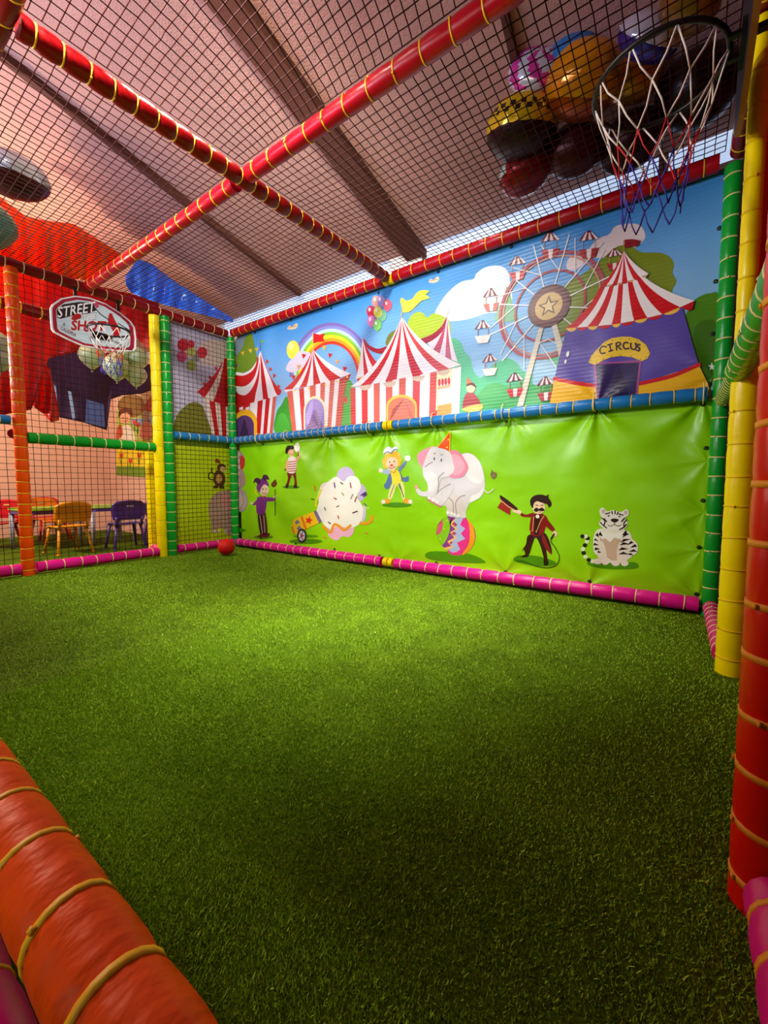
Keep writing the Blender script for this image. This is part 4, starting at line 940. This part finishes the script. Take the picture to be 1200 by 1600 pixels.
BDX = .05                                                            # board face, in front of the net
bpx = lambda px, py: on_x(px, py, BDX)
outer_px = [(78.5, 481), (82, 475), (95, 466), (117, 462), (140, 465), (165, 474), (189, 489), (205, 502.5), (211, 512), (213, 530), (212.5, 545), (209, 549), (190, 549), (160, 546), (130, 541), (105, 530), (84, 519), (80.5, 514), (79, 497)]
C0 = Vector((BDX, -1.305, 2.06))
brd = [bpx(*p) - C0 for p in outer_px]
brd = [Vector((0, p.y, p.z)) for p in brd]
WHITE, BLK = mat('eef0f4', .35), mat('151014', .4)
RIMM = mat('1c1012', .4, .3, None, .5, 0, 0, 'black_rim_paint')
NW, NR, NB = mat('f0e0d4', .7), mat('c81c1c', .7), mat('3a2a9a', .7)
def hoop(label, loc, rz, face, ring_r, ring_off, ring_z, drop, sl=12, edge=None):
    root = thing('basketball_hoop', label, 'basketball hoop', loc, rz)
    k = len(brd)
    bd = MB(); bd.add([p + Vector((-.016, 0, 0)) for p in brd] + [p for p in brd], [tuple(range(k)), tuple(reversed(range(k, 2 * k)))] + [(i, (i + 1) % k, k + (i + 1) % k, k + i) for i in range(k)])
    bd.mi = [0, 0] + [1] * k
    board = bd.build('backboard', [face, edge or face], root, smooth=False)
    bm = bmesh.new(); bm.from_mesh(board.data); bmesh.ops.recalc_face_normals(bm, faces=bm.faces); bm.to_mesh(board.data); bm.free()
    c = Vector((ring_off, 0, ring_z))
    rm = MB(); rm.tube([c + Vector((ring_r * cos(2 * pi * i / 28), ring_r * sin(2 * pi * i / 28), 0)) for i in range(28)], .008, 8, closed=True); rm.build('rim', RIMM, root)
    br = MB(); br.box((0, -.06, ring_z - .035), (.012, .06, ring_z + .02)); br.box((0, -.05, ring_z - .012), (ring_off - ring_r + .004, -.035, ring_z)); br.box((0, .035, ring_z - .012), (ring_off - ring_r + .004, .05, ring_z)); br.build('bracket', RIMM, root, smooth=False)
    for sy in (-.16, .16):
        mt = MB(); mt.box((-.03, sy - .012, .10), (-.016, sy + .012, .275)); mt.box((-.075, sy - .012, .05), (-.016, sy + .012, .066)); mt.build('mounting_strap', RIMM, root, smooth=False)
    lv = [(0, 1.0), (.24, .84), (.46, .66), (.66, .54), (.84, .47), (1.0, .45)]
    P = lambda a, q: c + Vector((ring_r * lv[q][1] * cos(a), ring_r * lv[q][1] * sin(a), -drop * lv[q][0] + random.uniform(-.008, .008)))
    parts = {'net_cord_white': (MB(), NW), 'net_cord_red': (MB(), NR), 'net_cord_blue': (MB(), NB)}
    nn = sl
    nodes = {(i, q): P(2 * pi * (i + .5 * (q % 2)) / nn, q) for i in range(nn) for q in range(6)}
    for q in range(5):
        key = ('net_cord_white', 'net_cord_white', 'net_cord_red', 'net_cord_blue', 'net_cord_blue')[q]
        for i in range(nn):
            for j in ((i, i - 1) if q % 2 == 0 else (i, i + 1)):
                a, e = nodes[i, q], nodes[j % nn, q + 1]; mid = (a + e) / 2 + Vector((random.uniform(-.006, .006), random.uniform(-.006, .006), -.004))
                parts[key][0].tube([a, mid, e], .003 if q < 2 else .0027, 4)
    for n_, (mb, m_) in parts.items(): mb.build(n_, m_, root)
    return root, board
h1, board1 = hoop('white basketball backboard with red border and graffiti lettering on the net wall', C0, 0, WHITE, .15, .185, -.075, .36, 8)
s = Sheet(lambda px, py: bpx(px, py) - C0, (1, 0, 0), None, .00006)
cx, cy = 146, 507
def inset(f): return [(cx + (x - cx) * f, cy + (y - cy) * f) for x, y in outer_px]
s.poly(inset(.955), 'a01030'); s.poly(inset(.86), 'c6d8e4')
s.flush('printed_border', h1, None, reset=.0003)
def q8(cx_, cy_): return (70 + cx_ / 8, 455 + cy_ / 8)
for a in ([(180, 380), (320, 370)], [(420, 530), (760, 560)], [(760, 250), (980, 330)], [(900, 560), (1080, 600)], [(170, 430), (300, 440)], [(960, 380), (1080, 430)], [(600, 640), (400, 600)]):
    s.line([q8(*p) for p in a], .5, '90a8b8')
s.poly([q8(*p) for p in [(148, 235), (230, 165), (420, 135), (560, 140), (600, 150), (650, 235), (560, 275), (420, 290), (330, 310), (200, 345), (155, 335)]], '1a1618')
s.line([q8(640, 225), q8(700, 290), q8(800, 360)], 1.4, '1a1618', True); s.line([q8(915, 400), q8(1080, 505)], 1.4, '1a1618')
s.blob([q8(*p) for p in [(800, 290), (835, 280), (860, 330), (890, 390), (930, 450), (945, 500), (920, 570), (860, 575), (850, 500), (810, 430), (790, 400)]], 'b01018', 3)
s.poly([q8(*p) for p in [(775, 590), (790, 555), (860, 590), (830, 600)]], '4a1020'); s.poly([q8(*p) for p in [(590, 140), (650, 130), (680, 190), (650, 215)]], 'c04060')
flat_text(s, 'STREET', q8(155, 330), (58.5, -9.5), (1.2, -16), 'f4f4f6')
flat_text(s, 'THE', q8(455, 375), (22, -2.5), (2, -11), '1a1618'); flat_text(s, 'THE', q8(462, 368), (20.5, -2.2), (1.8, -9.5), 'f4f4f6')
s.poly([q8(*p) for p in [(318, 480), (330, 350), (760, 372), (770, 500)]], 'd4dee6')
s.blob([q8(*p) for p in [(330, 345), (370, 290), (440, 285), (455, 330), (420, 350), (370, 365)]], 'b01018', 3)
for a_ in ([(700, 375), (800, 395), (760, 410)], [(470, 480), (520, 512), (560, 486)], [(590, 486), (610, 510), (640, 488)]): s.poly([q8(*p) for p in a_], 'b01018')
flat_text(s, 'SHOT', q8(325, 482), (54, 1.5), (1, -15), 'b01018', .035)
flat_text(s, 'CALIDRIA', q8(190, 475), (24.5, 12), (1.5, -5), '7a1c34')
for p in ((240, 415), (1020, 595)): s.ell(*q8(*p), 2, 2.4, '7a8c9a', n=10)
s.flush('printed_graphic', h1, None, reset=.0006)
h2, board2 = hoop('shade-darkened basketball backboard and rim on the entrance wall, under the foil balloons', (W - .035, -1.19, 2.08), pi, mat('1c1420', .5, 0, None, .3, 0, 0, 'shaded_backboard'), .18, .215, -.08, .42, 10, mat('b07a3c', .6, 0, None, .3, 0, 0, 'tan_board_edge'))  # board face coloured dark to stand for the shade on it

# ------------------------------------------------------------------ foil balloons above the ceiling net
def foil(c, rough=.2): return mat(c, rough, .3, (9, .5, .02), .5, 0, 0, 'foil_' + c)
def foil_balloon(label, px, py, z, R, tilt, mats, band=None, thick=.55, group=None):
    p = on_z(px, py, z)
    root = thing('foil_balloon', label, 'balloon', p, group=group); root.rotation_euler = tilt
    n = 40; prof = []
    for i in range(19):
        a = -pi / 2 + pi * i / 18; prof.append((max(.002, R * cos(a) ** .8 if cos(a) > 0 else .002), R * thick * sin(a)))
    def wob(r, zz, a):
        e = (r / R) ** 4; return r * (1 + .022 * e * cos(20 * a) + .01 * e * cos(31 * a + 1))
    bd = MB(); bd.lathe(prof, n, wob=wob)
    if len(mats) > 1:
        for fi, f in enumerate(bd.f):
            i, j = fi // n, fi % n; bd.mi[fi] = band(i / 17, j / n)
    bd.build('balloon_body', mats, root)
    sm = MB(); sm.tube([(R * 1.0 * (1 + .03 * cos(20 * 2 * pi * i / 60)) * cos(2 * pi * i / 60), R * (1 + .03 * cos(20 * 2 * pi * i / 60)) * sin(2 * pi * i / 60), 0) for i in range(60)], .003, 4, closed=True)
    sm.build('seam', mats[0], root)
    tl = MB(); tl.add([(-.012, R * .97, 0), (.012, R * .97, 0), (.02, R * 1.2, .004), (-.02, R * 1.2, -.004), (-.012, R * .97, .004), (.012, R * .97, .004), (.02, R * 1.2, .008), (-.02, R * 1.2, 0)], [(0, 1, 2, 3), (4, 5, 6, 7), (0, 1, 5, 4), (1, 2, 6, 5), (2, 3, 7, 6), (3, 0, 4, 7)])
    tl.build('filling_tail', mats[0], root)
    return root
YF, KF = foil('f0c818'), mat('120c0a', .3, 0, None, .5, 0, 0, 'black_balloon_print')
foil_balloon('yellow foil balloon with a black zigzag band and shaded underside painted dark', 815, 200, 2.66, .185, (.35, .1, .3), [YF, KF, mat('2a0c08', .4, .3, None, .4, 0, 0, 'shaded_foil')], lambda t, a: 1 if .60 < t + .05 * (int(a * 40) % 2) < .69 else (2 if t < .42 else 0), .75)  # dark lower face paints in the shade under the balloon
foil_balloon('pink and silver foil balloon behind the yellow ones', 840, 112, 2.90, .15, (1.2, .3, .4), [foil('c83a90'), foil('c8d0d0')], lambda t, a: int(a * 9 + t * 5) % 2, .6)
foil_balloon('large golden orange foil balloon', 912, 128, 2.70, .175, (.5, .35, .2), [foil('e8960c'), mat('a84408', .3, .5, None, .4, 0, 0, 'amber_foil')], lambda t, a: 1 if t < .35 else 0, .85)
foil_balloon('golden orange foil balloon behind the hoop rim', 990, 122, 2.78, .13, (.6, -.2, .9), [foil('d88410')], None, .8)
foil_balloon('blue foil balloon peeking over the orange one', 895, 88, 2.92, .13, (.9, .2, .1), [foil('2878b8')], None, .7)
foil_balloon('red foil balloon with a silver and teal rim', 822, 268, 2.56, .155, (.2, -.25, .2), [mat('8a0c0a', .3, .4, (9, .4, .02), .5, 0, 0, 'red_foil'), foil('b8d4cc')], lambda t, a: 1 if t > .5 and .35 < a < .62 else 0, .7)
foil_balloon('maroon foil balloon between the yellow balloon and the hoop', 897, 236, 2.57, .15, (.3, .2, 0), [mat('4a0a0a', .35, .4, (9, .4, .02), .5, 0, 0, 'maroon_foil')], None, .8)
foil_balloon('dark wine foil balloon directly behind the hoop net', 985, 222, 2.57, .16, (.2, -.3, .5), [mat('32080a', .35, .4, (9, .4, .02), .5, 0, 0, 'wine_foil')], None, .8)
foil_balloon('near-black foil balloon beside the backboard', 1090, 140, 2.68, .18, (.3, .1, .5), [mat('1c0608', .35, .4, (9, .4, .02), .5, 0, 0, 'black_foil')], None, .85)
foil_balloon('white and violet foil balloon above the hoop rim', 1015, 58, 2.66, .13, (.9, -.4, 1.1), [foil('dcd8e0'), foil('3a2a98')], lambda t, a: 1 if t < .5 else 0, .6)
foil_balloon('brown paper-gold foil balloon over the hoop, near the entrance', 1078, 6, 2.62, .11, (.5, .2, 1.0), [foil('8a5a1c', .3)], None, .7)
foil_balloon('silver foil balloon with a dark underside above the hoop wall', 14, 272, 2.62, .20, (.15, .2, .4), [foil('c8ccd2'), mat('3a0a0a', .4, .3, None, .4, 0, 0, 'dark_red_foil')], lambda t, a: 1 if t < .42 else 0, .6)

# latex balloons
def latex(label, p, R, c, group=None):
    root = thing('latex_balloon', label, 'balloon', p, group=group)
    prof = [(max(.0015, R * (sin(pi * t) ** .85) * (1 - .16 * (1 - t))), (t - .5) * 2.25 * R) for t in [i / 16 for i in range(17)]]
    bd = MB(); bd.lathe(prof, 22); bd.build('balloon_body', mat(c, .25, 0, None, .5, 0, 0, 'latex_' + c), root)
    kn = MB(); kn.lathe([(.002, 0), (.006, -.006), (.011, -.016), (.002, -.014)], 10, mtx=Matrix.Translation((0, 0, -1.12 * R))); kn.build('knot', mat(c, .35, 0, None, .5, 0, 0, 'latex_' + c + '_knot'), root)
G_ = 'mint balloons behind the basketball hoop'
for px, py, r in ((143, 556, .135), (182, 573, .145), (216, 560, .12), (212, 586, .125), (196, 548, .115)):
    latex('mint green latex balloon in the bunch behind the net-wall hoop', on_x(px, py, -.50 - .13 * (px % 2) - random.uniform(0, .05)), r * .92, 'c8e8b0', G_)
G2 = 'pale teal balloons by the orange post'
for px, py in ((-3, 538), (-2, 562)): latex('pale teal latex balloon left of the orange post', on_x(px, py, -.5), .10, 'a0c4b0', G2)
latex('teal latex balloon at the edge of the orange canopy', on_x(-14, 352, -.12), .17, '5cae94')

# ------------------------------------------------------------------ hanging cloths
def interp(pts, x):
    if x <= pts[0][0]: return pts[0][1]
    for (a, b_), (c, d) in zip(pts, pts[1:]):
        if x <= c: return b_ + (d - b_) * (x - a) / (c - a)
    return pts[-1][1]
def cloth(name, label, X, x0, x1, top, bot, folds, amp, m, lean=0.0, nu=60, nv=18, seed=1, cat='cloth'):
    rnd = random.Random(seed); ph = [rnd.uniform(0, 6) for _ in range(4)]
    def fn(u, v):
        px = x0 + (x1 - x0) * u; py = interp(top, px) + (interp(bot, px) - interp(top, px)) * v
        k = amp * (.25 + .75 * v) * (sin(folds * 2 * pi * u + ph[0] + 1.4 * v) + .5 * sin(folds * 4.3 * u + ph[1] + 3 * v) + .5 * sin(6 * v + 5 * u + ph[2]))
        return on_x(px, py, X + k + lean * v)
    bd = MB(); bd.grid(fn, nu, nv)
    o = bd.build(name, m)
    md = o.modifiers.new('thickness', 'SOLIDIFY'); md.thickness = .004
    return tag(o, label, cat)
m_orange = mat('ff7212', .3, 0, (6, .5, .02), .5, 0, 0, 'orange_satin')
m_red = mat('c81408', .4, 0, (6, .4, .02), .5, 0, 0, 'red_satin')
def translucent(m_, c, f):                                           # thin satin lets the lamp behind it glow through
    nt = m_.node_tree; b_ = nt.nodes['Principled BSDF']; tr = N(nt, 'ShaderNodeBsdfTranslucent'); tr.inputs[0].default_value = lin(c)
    mx_ = N(nt, 'ShaderNodeMixShader'); mx_.inputs[0].default_value = f
    nt.links.new(b_.outputs[0], mx_.inputs[1]); nt.links.new(tr.outputs[0], mx_.inputs[2]); nt.links.new(mx_.outputs[0], nt.nodes['Material Output'].inputs[0])
translucent(m_orange, 'ff6a10', .35); translucent(m_red, 'e01808', .4)
cloth('orange_canopy', 'glossy orange canopy cloth draped above the hoop wall', -.30, -12, 190, [(-12, 300), (5, 312), (40, 338), (70, 345), (115, 350), (150, 372), (190, 398)], [(-12, 428), (30, 425), (90, 436), (150, 438), (175, 430), (190, 402)], 7, .06, m_orange, .05, nu=110, nv=26)
cloth('blue_drape', 'crumpled blue satin drape over the top rail of the corner', -.16, 196, 364, [(196, 432), (215, 405), (236, 412), (270, 438), (320, 470), (364, 498)], [(196, 444), (205, 458), (225, 466), (262, 478), (310, 490), (364, 504)], 7, .045, mat('2c74f4', .25, .0, (10, 1.0, .03), .6, 0, 0, 'blue_satin'), .04)
cloth('red_drape', 'long red drape hanging behind the basketball hoop', -.75, -20, 248, [(-20, 405), (248, 470)], [(-20, 655), (20, 645), (50, 640), (62, 600), (75, 560), (110, 552), (140, 548), (185, 545), (205, 520), (248, 560)], 6, .025, m_red, nu=70)
cloth('red_drape', 'crumpled tail of red cloth hanging by the pink wall', -.80, 46, 92, [(46, 560), (62, 560), (78, 575), (92, 640)], [(46, 628), (58, 640), (70, 648), (80, 660), (92, 656)], 2, .03, m_red, nu=24, nv=10, seed=5)
pc = cloth('party_canopy', 'dark purple hanging canopy with pale blue stripes', -1.5, 50, 250, [(50, 548), (130, 540), (250, 575)], [(50, 566), (62, 590), (82, 620), (92, 652), (130, 660), (169, 673), (171, 625), (190, 618), (222, 615), (250, 604)], 2.2, .03, mat('2a1238', .6, 0, (5, .4, .02), .3, 0, 0, 'dark_purple_cloth'))
s = Sheet(lambda px, py: on_x(px, py, -1.5 + .075), (1, 0, 0), None, .0004)
s.poly([(60, 590), (72, 596), (76, 612), (66, 604)], '9ab8d8'); s.poly([(80, 600), (87, 603), (91, 646), (84, 648)], '86aee0'); s.poly([(106, 611), (111, 612), (118, 654), (113, 655)], '86aee0'); s.poly([(135, 624), (162, 632), (164, 668), (133, 660)], '4a68b0')
s.flush('pale_stripes', pc, None, reset=.001)

# ------------------------------------------------------------------ party corner: poster, tables, chairs
pw = lambda px, py: on_y(px, py, -.112)
po = thing('meadow_poster', 'bright poster of children in a tulip meadow on the party room wall', 'poster', pw(182, 742))
po_o = po.location.copy()
s = Sheet(lambda px, py: pw(px, py) - po_o, (0, -1, 0), None, .0003)
s.poly([(182, 620), (256, 606), (256, 748), (182, 742)], 'e8d0b0'); s.poly([(182, 640), (256, 632), (256, 700), (182, 700)], 'b8c860'); s.poly([(182, 690), (256, 688), (256, 735), (182, 730)], 'f2d820'); s.poly([(182, 728), (256, 730), (256, 748), (182, 742)], '6a9a1c')
s.poly([(205, 655), (256, 650), (256, 662), (205, 664)], '90b8e0'); s.blob([(184, 636), (190, 622), (206, 616), (222, 622), (226, 640), (212, 652), (194, 648)], '8a6a34'); s.poly([(222, 640), (236, 618), (256, 622), (256, 648)], 'b82018')
s.flush('printed_meadow', po, None, reset=.001)
s.blob([(184, 684), (190, 668), (200, 664), (208, 672), (210, 690)], 'f0ecd8'); s.blob([(182, 686), (184, 668), (190, 664), (192, 680)], 'c8502c'); s.ell(196, 653, 8, 9, 'f0b890'); s.blob([(186, 652), (187, 642), (196, 637), (206, 641), (207, 650), (200, 645), (192, 646)], '5a2410'); s.ell(193, 653, .9, 1.2, '2a1008', n=8); s.ell(199, 653, .9, 1.2, '2a1008', n=8); s.line([(192, 657), (196, 659), (200, 657)], 1, 'b02018', True)
s.blob([(220, 684), (222, 664), (228, 658), (236, 662), (238, 684)], 'e08070'); s.ell(231, 650, 7, 8, 'b0a090'); s.flush('printed_children', po, None, reset=.004)
for x, y in ((190, 712), (204, 720), (218, 712), (230, 716), (211, 660), (216, 664)):
    s.poly([(x - 3, y - 5), (x, y - 2), (x + 3, y - 5), (x + 2.5, y + 3), (x - 2.5, y + 3)], 'd83018'); s.line([(x, y + 3), (x, y + 14)], 1.2, '4a8a1c'); s.poly([(x, y + 14), (x - 4, y + 4), (x - 1, y + 9)], '5a9a24')
s.flush('printed_tulips', po, None, reset=.004)

def chair(label, x, y, rz, c, seat_c=None, group=None):
    """child's moulded plastic chair, backrest on local -x, facing local +x"""
    m_ = mat(c, .35, 0, None, .5, 0, 0, 'chair_plastic_' + c)
    t = thing('child_chair', label, 'chair', (x, y, 0), rz, group)
    def shell(fn, name, nu=12, nv=8):
        bd = MB(); bd.grid(fn, nu, nv); o = bd.build(name, m_, t); md = o.modifiers.new('thickness', 'SOLIDIFY'); md.thickness = .012; md.offset = 0; return o
    shell(lambda u, v: (-.14 + .28 * u, (v - .5) * (.30 - .03 * u), .285 - .018 * sin(pi * u) * sin(pi * v) - .03 * max(0, u - .85) / .15), 'seat')
    def back(u, v):
        w = .30 + .03 * sin(pi * v); a = (u - .5); zz = .33 + .21 * v
        return (-.15 - .03 * v + .12 * a * a - .004, a * w * (1 - .25 * max(0, v - .8) / .2 * abs(a) * 2), zz - .02 * abs(a) * (v > .8))
    bk = shell(back, 'backrest', 14, 10)
    bd = MB(); bd.box((-.188, -.032, .47), (-.158, .032, .484)); bd.build('hand_slot', mat('d8b070' if c != '4a2a8a' else 'a890c8', .5), bk, smooth=False)
    for sy in (-1, 1):
        for sx in (-1, 1):
            bd = MB(); p = [(sx * .11, sy * .115, .275), (sx * .135, sy * .135, .13), (sx * .165, sy * .155, .0)]
            bd.tube(p, [.016, .013, .012], 8); bd.tube([Vector(p[2]) + Vector((0, 0, .002)), Vector(p[2]) + Vector((0, 0, .02))], .015, 8); bd.build('leg', m_, t)
        bd = MB(); bd.tube([(-.125, sy * .12, .26), (-.155, sy * .125, .36)], .016, 8); bd.build('back_strut', m_, t)
    return t
chair('yellow plastic child chair with its back to the orange post', -1.00, -1.29, pi + .08, 'e89a10')
chair('purple plastic child chair with its back to the yellow post', -.86, -.80, pi - .1, '4a2a8a')
chair('red plastic child chair at the green table end by the orange post', -1.95, -1.66, -.9, 'b81420')
chair('red plastic child chair against the far pink wall', -2.55, -1.02, .05, 'c81428')
chair('orange plastic child chair on the far side of the purple table', -2.15, -1.12, .2, 'd8781c')
chair('purple plastic child chair behind the yellow posts', -1.05, -.34, pi * .9, '5a3a98')
def table(label, x, y, rz, top_c, rim_c, sx, sy):
    t = thing('child_table', label, 'table', (x, y, 0), rz)
    k = 28; rr = lambda a: (abs(cos(a)) ** 6 + abs(sin(a)) ** 6) ** (-1 / 6)
    o1 = [(sx * rr(2 * pi * i / k) * cos(2 * pi * i / k), sy * rr(2 * pi * i / k) * sin(2 * pi * i / k)) for i in range(k)]
    for nm, z0, z1, c, f in (('table_top', .435, .455, top_c, 1.0), ('apron', .395, .434, rim_c, .95)):
        bd = MB(); bd.add([(p[0] * f, p[1] * f, z0) for p in o1] + [(p[0] * f, p[1] * f, z1) for p in o1], [tuple(reversed(range(k))), tuple(range(k, 2 * k))] + [(i, (i + 1) % k, k + (i + 1) % k, k + i) for i in range(k)])
        bd.build(nm, mat(c, .35, 0, None, .5, 0, 0, 'table_plastic_' + c), t, smooth=False)
    for ax in (-1, 1):
        for ay in (-1, 1):
            bd = MB(); bd.tube([(ax * sx * .82, ay * sy * .82, .40), (ax * sx * .84, ay * sy * .84, 0)], [.024, .02], 10); bd.build('leg', mat('a8a8c0', .4, .1, None, .5, 0, 0, 'table_leg'), t)
table('green topped child table with a purple apron behind the yellow chair', -1.58, -1.32, .1, '86c02c', '4a3a98', .28, .26)
table('green topped child table with a purple apron behind the purple chair', -1.55, -.72, -.05, '9cc848', '5a3aa0', .28, .26)
p = on_z(90, 791, .455)
# ------------------------------------------------------------------ red ball
bl = thing('play_ball', 'small red foam ball on the turf by the corner post', 'ball', (on_z(354, 869).x, on_z(354, 869).y, .012))
rb = .080
bd = MB(); bd.lathe([(max(.0005, rb * sin(pi * i / 24)), rb - rb * cos(pi * i / 24)) for i in range(25)], 36); bd.build('ball_skin', mat('d8100c', .6, 0, (160, .4, .003), .3, 0, 0, 'red_foam'), bl)
bd = MB(); bd.tube([(rb * 1.001 * cos(a), rb * .35 * sin(a), rb + rb * .937 * sin(a)) for a in [2 * pi * i / 40 for i in range(40)]], .0012, 4, closed=True); bd.build('seam', mat('b00c0a', .6), bl)

# ------------------------------------------------------------------ red curtain beyond the entrance posts
def curtain():
    bd = MB()
    bd.grid(lambda u, v: (W + .075 + u * .62, -.62 + .025 * sin(u * 46) + .012 * sin(u * 19 + v * 2), .02 + v * 2.86), 90, 10)
    o = bd.build('red_curtain', mat('b80a06', .55, 0, (30, .3, .004, (1, 1, .15)), .25, 0, 0, 'red_curtain_cloth')); md = o.modifiers.new('thickness', 'SOLIDIFY'); md.thickness = .004
    tag(o, 'red pleated curtain behind the yellow entrance posts', 'curtain')
curtain()
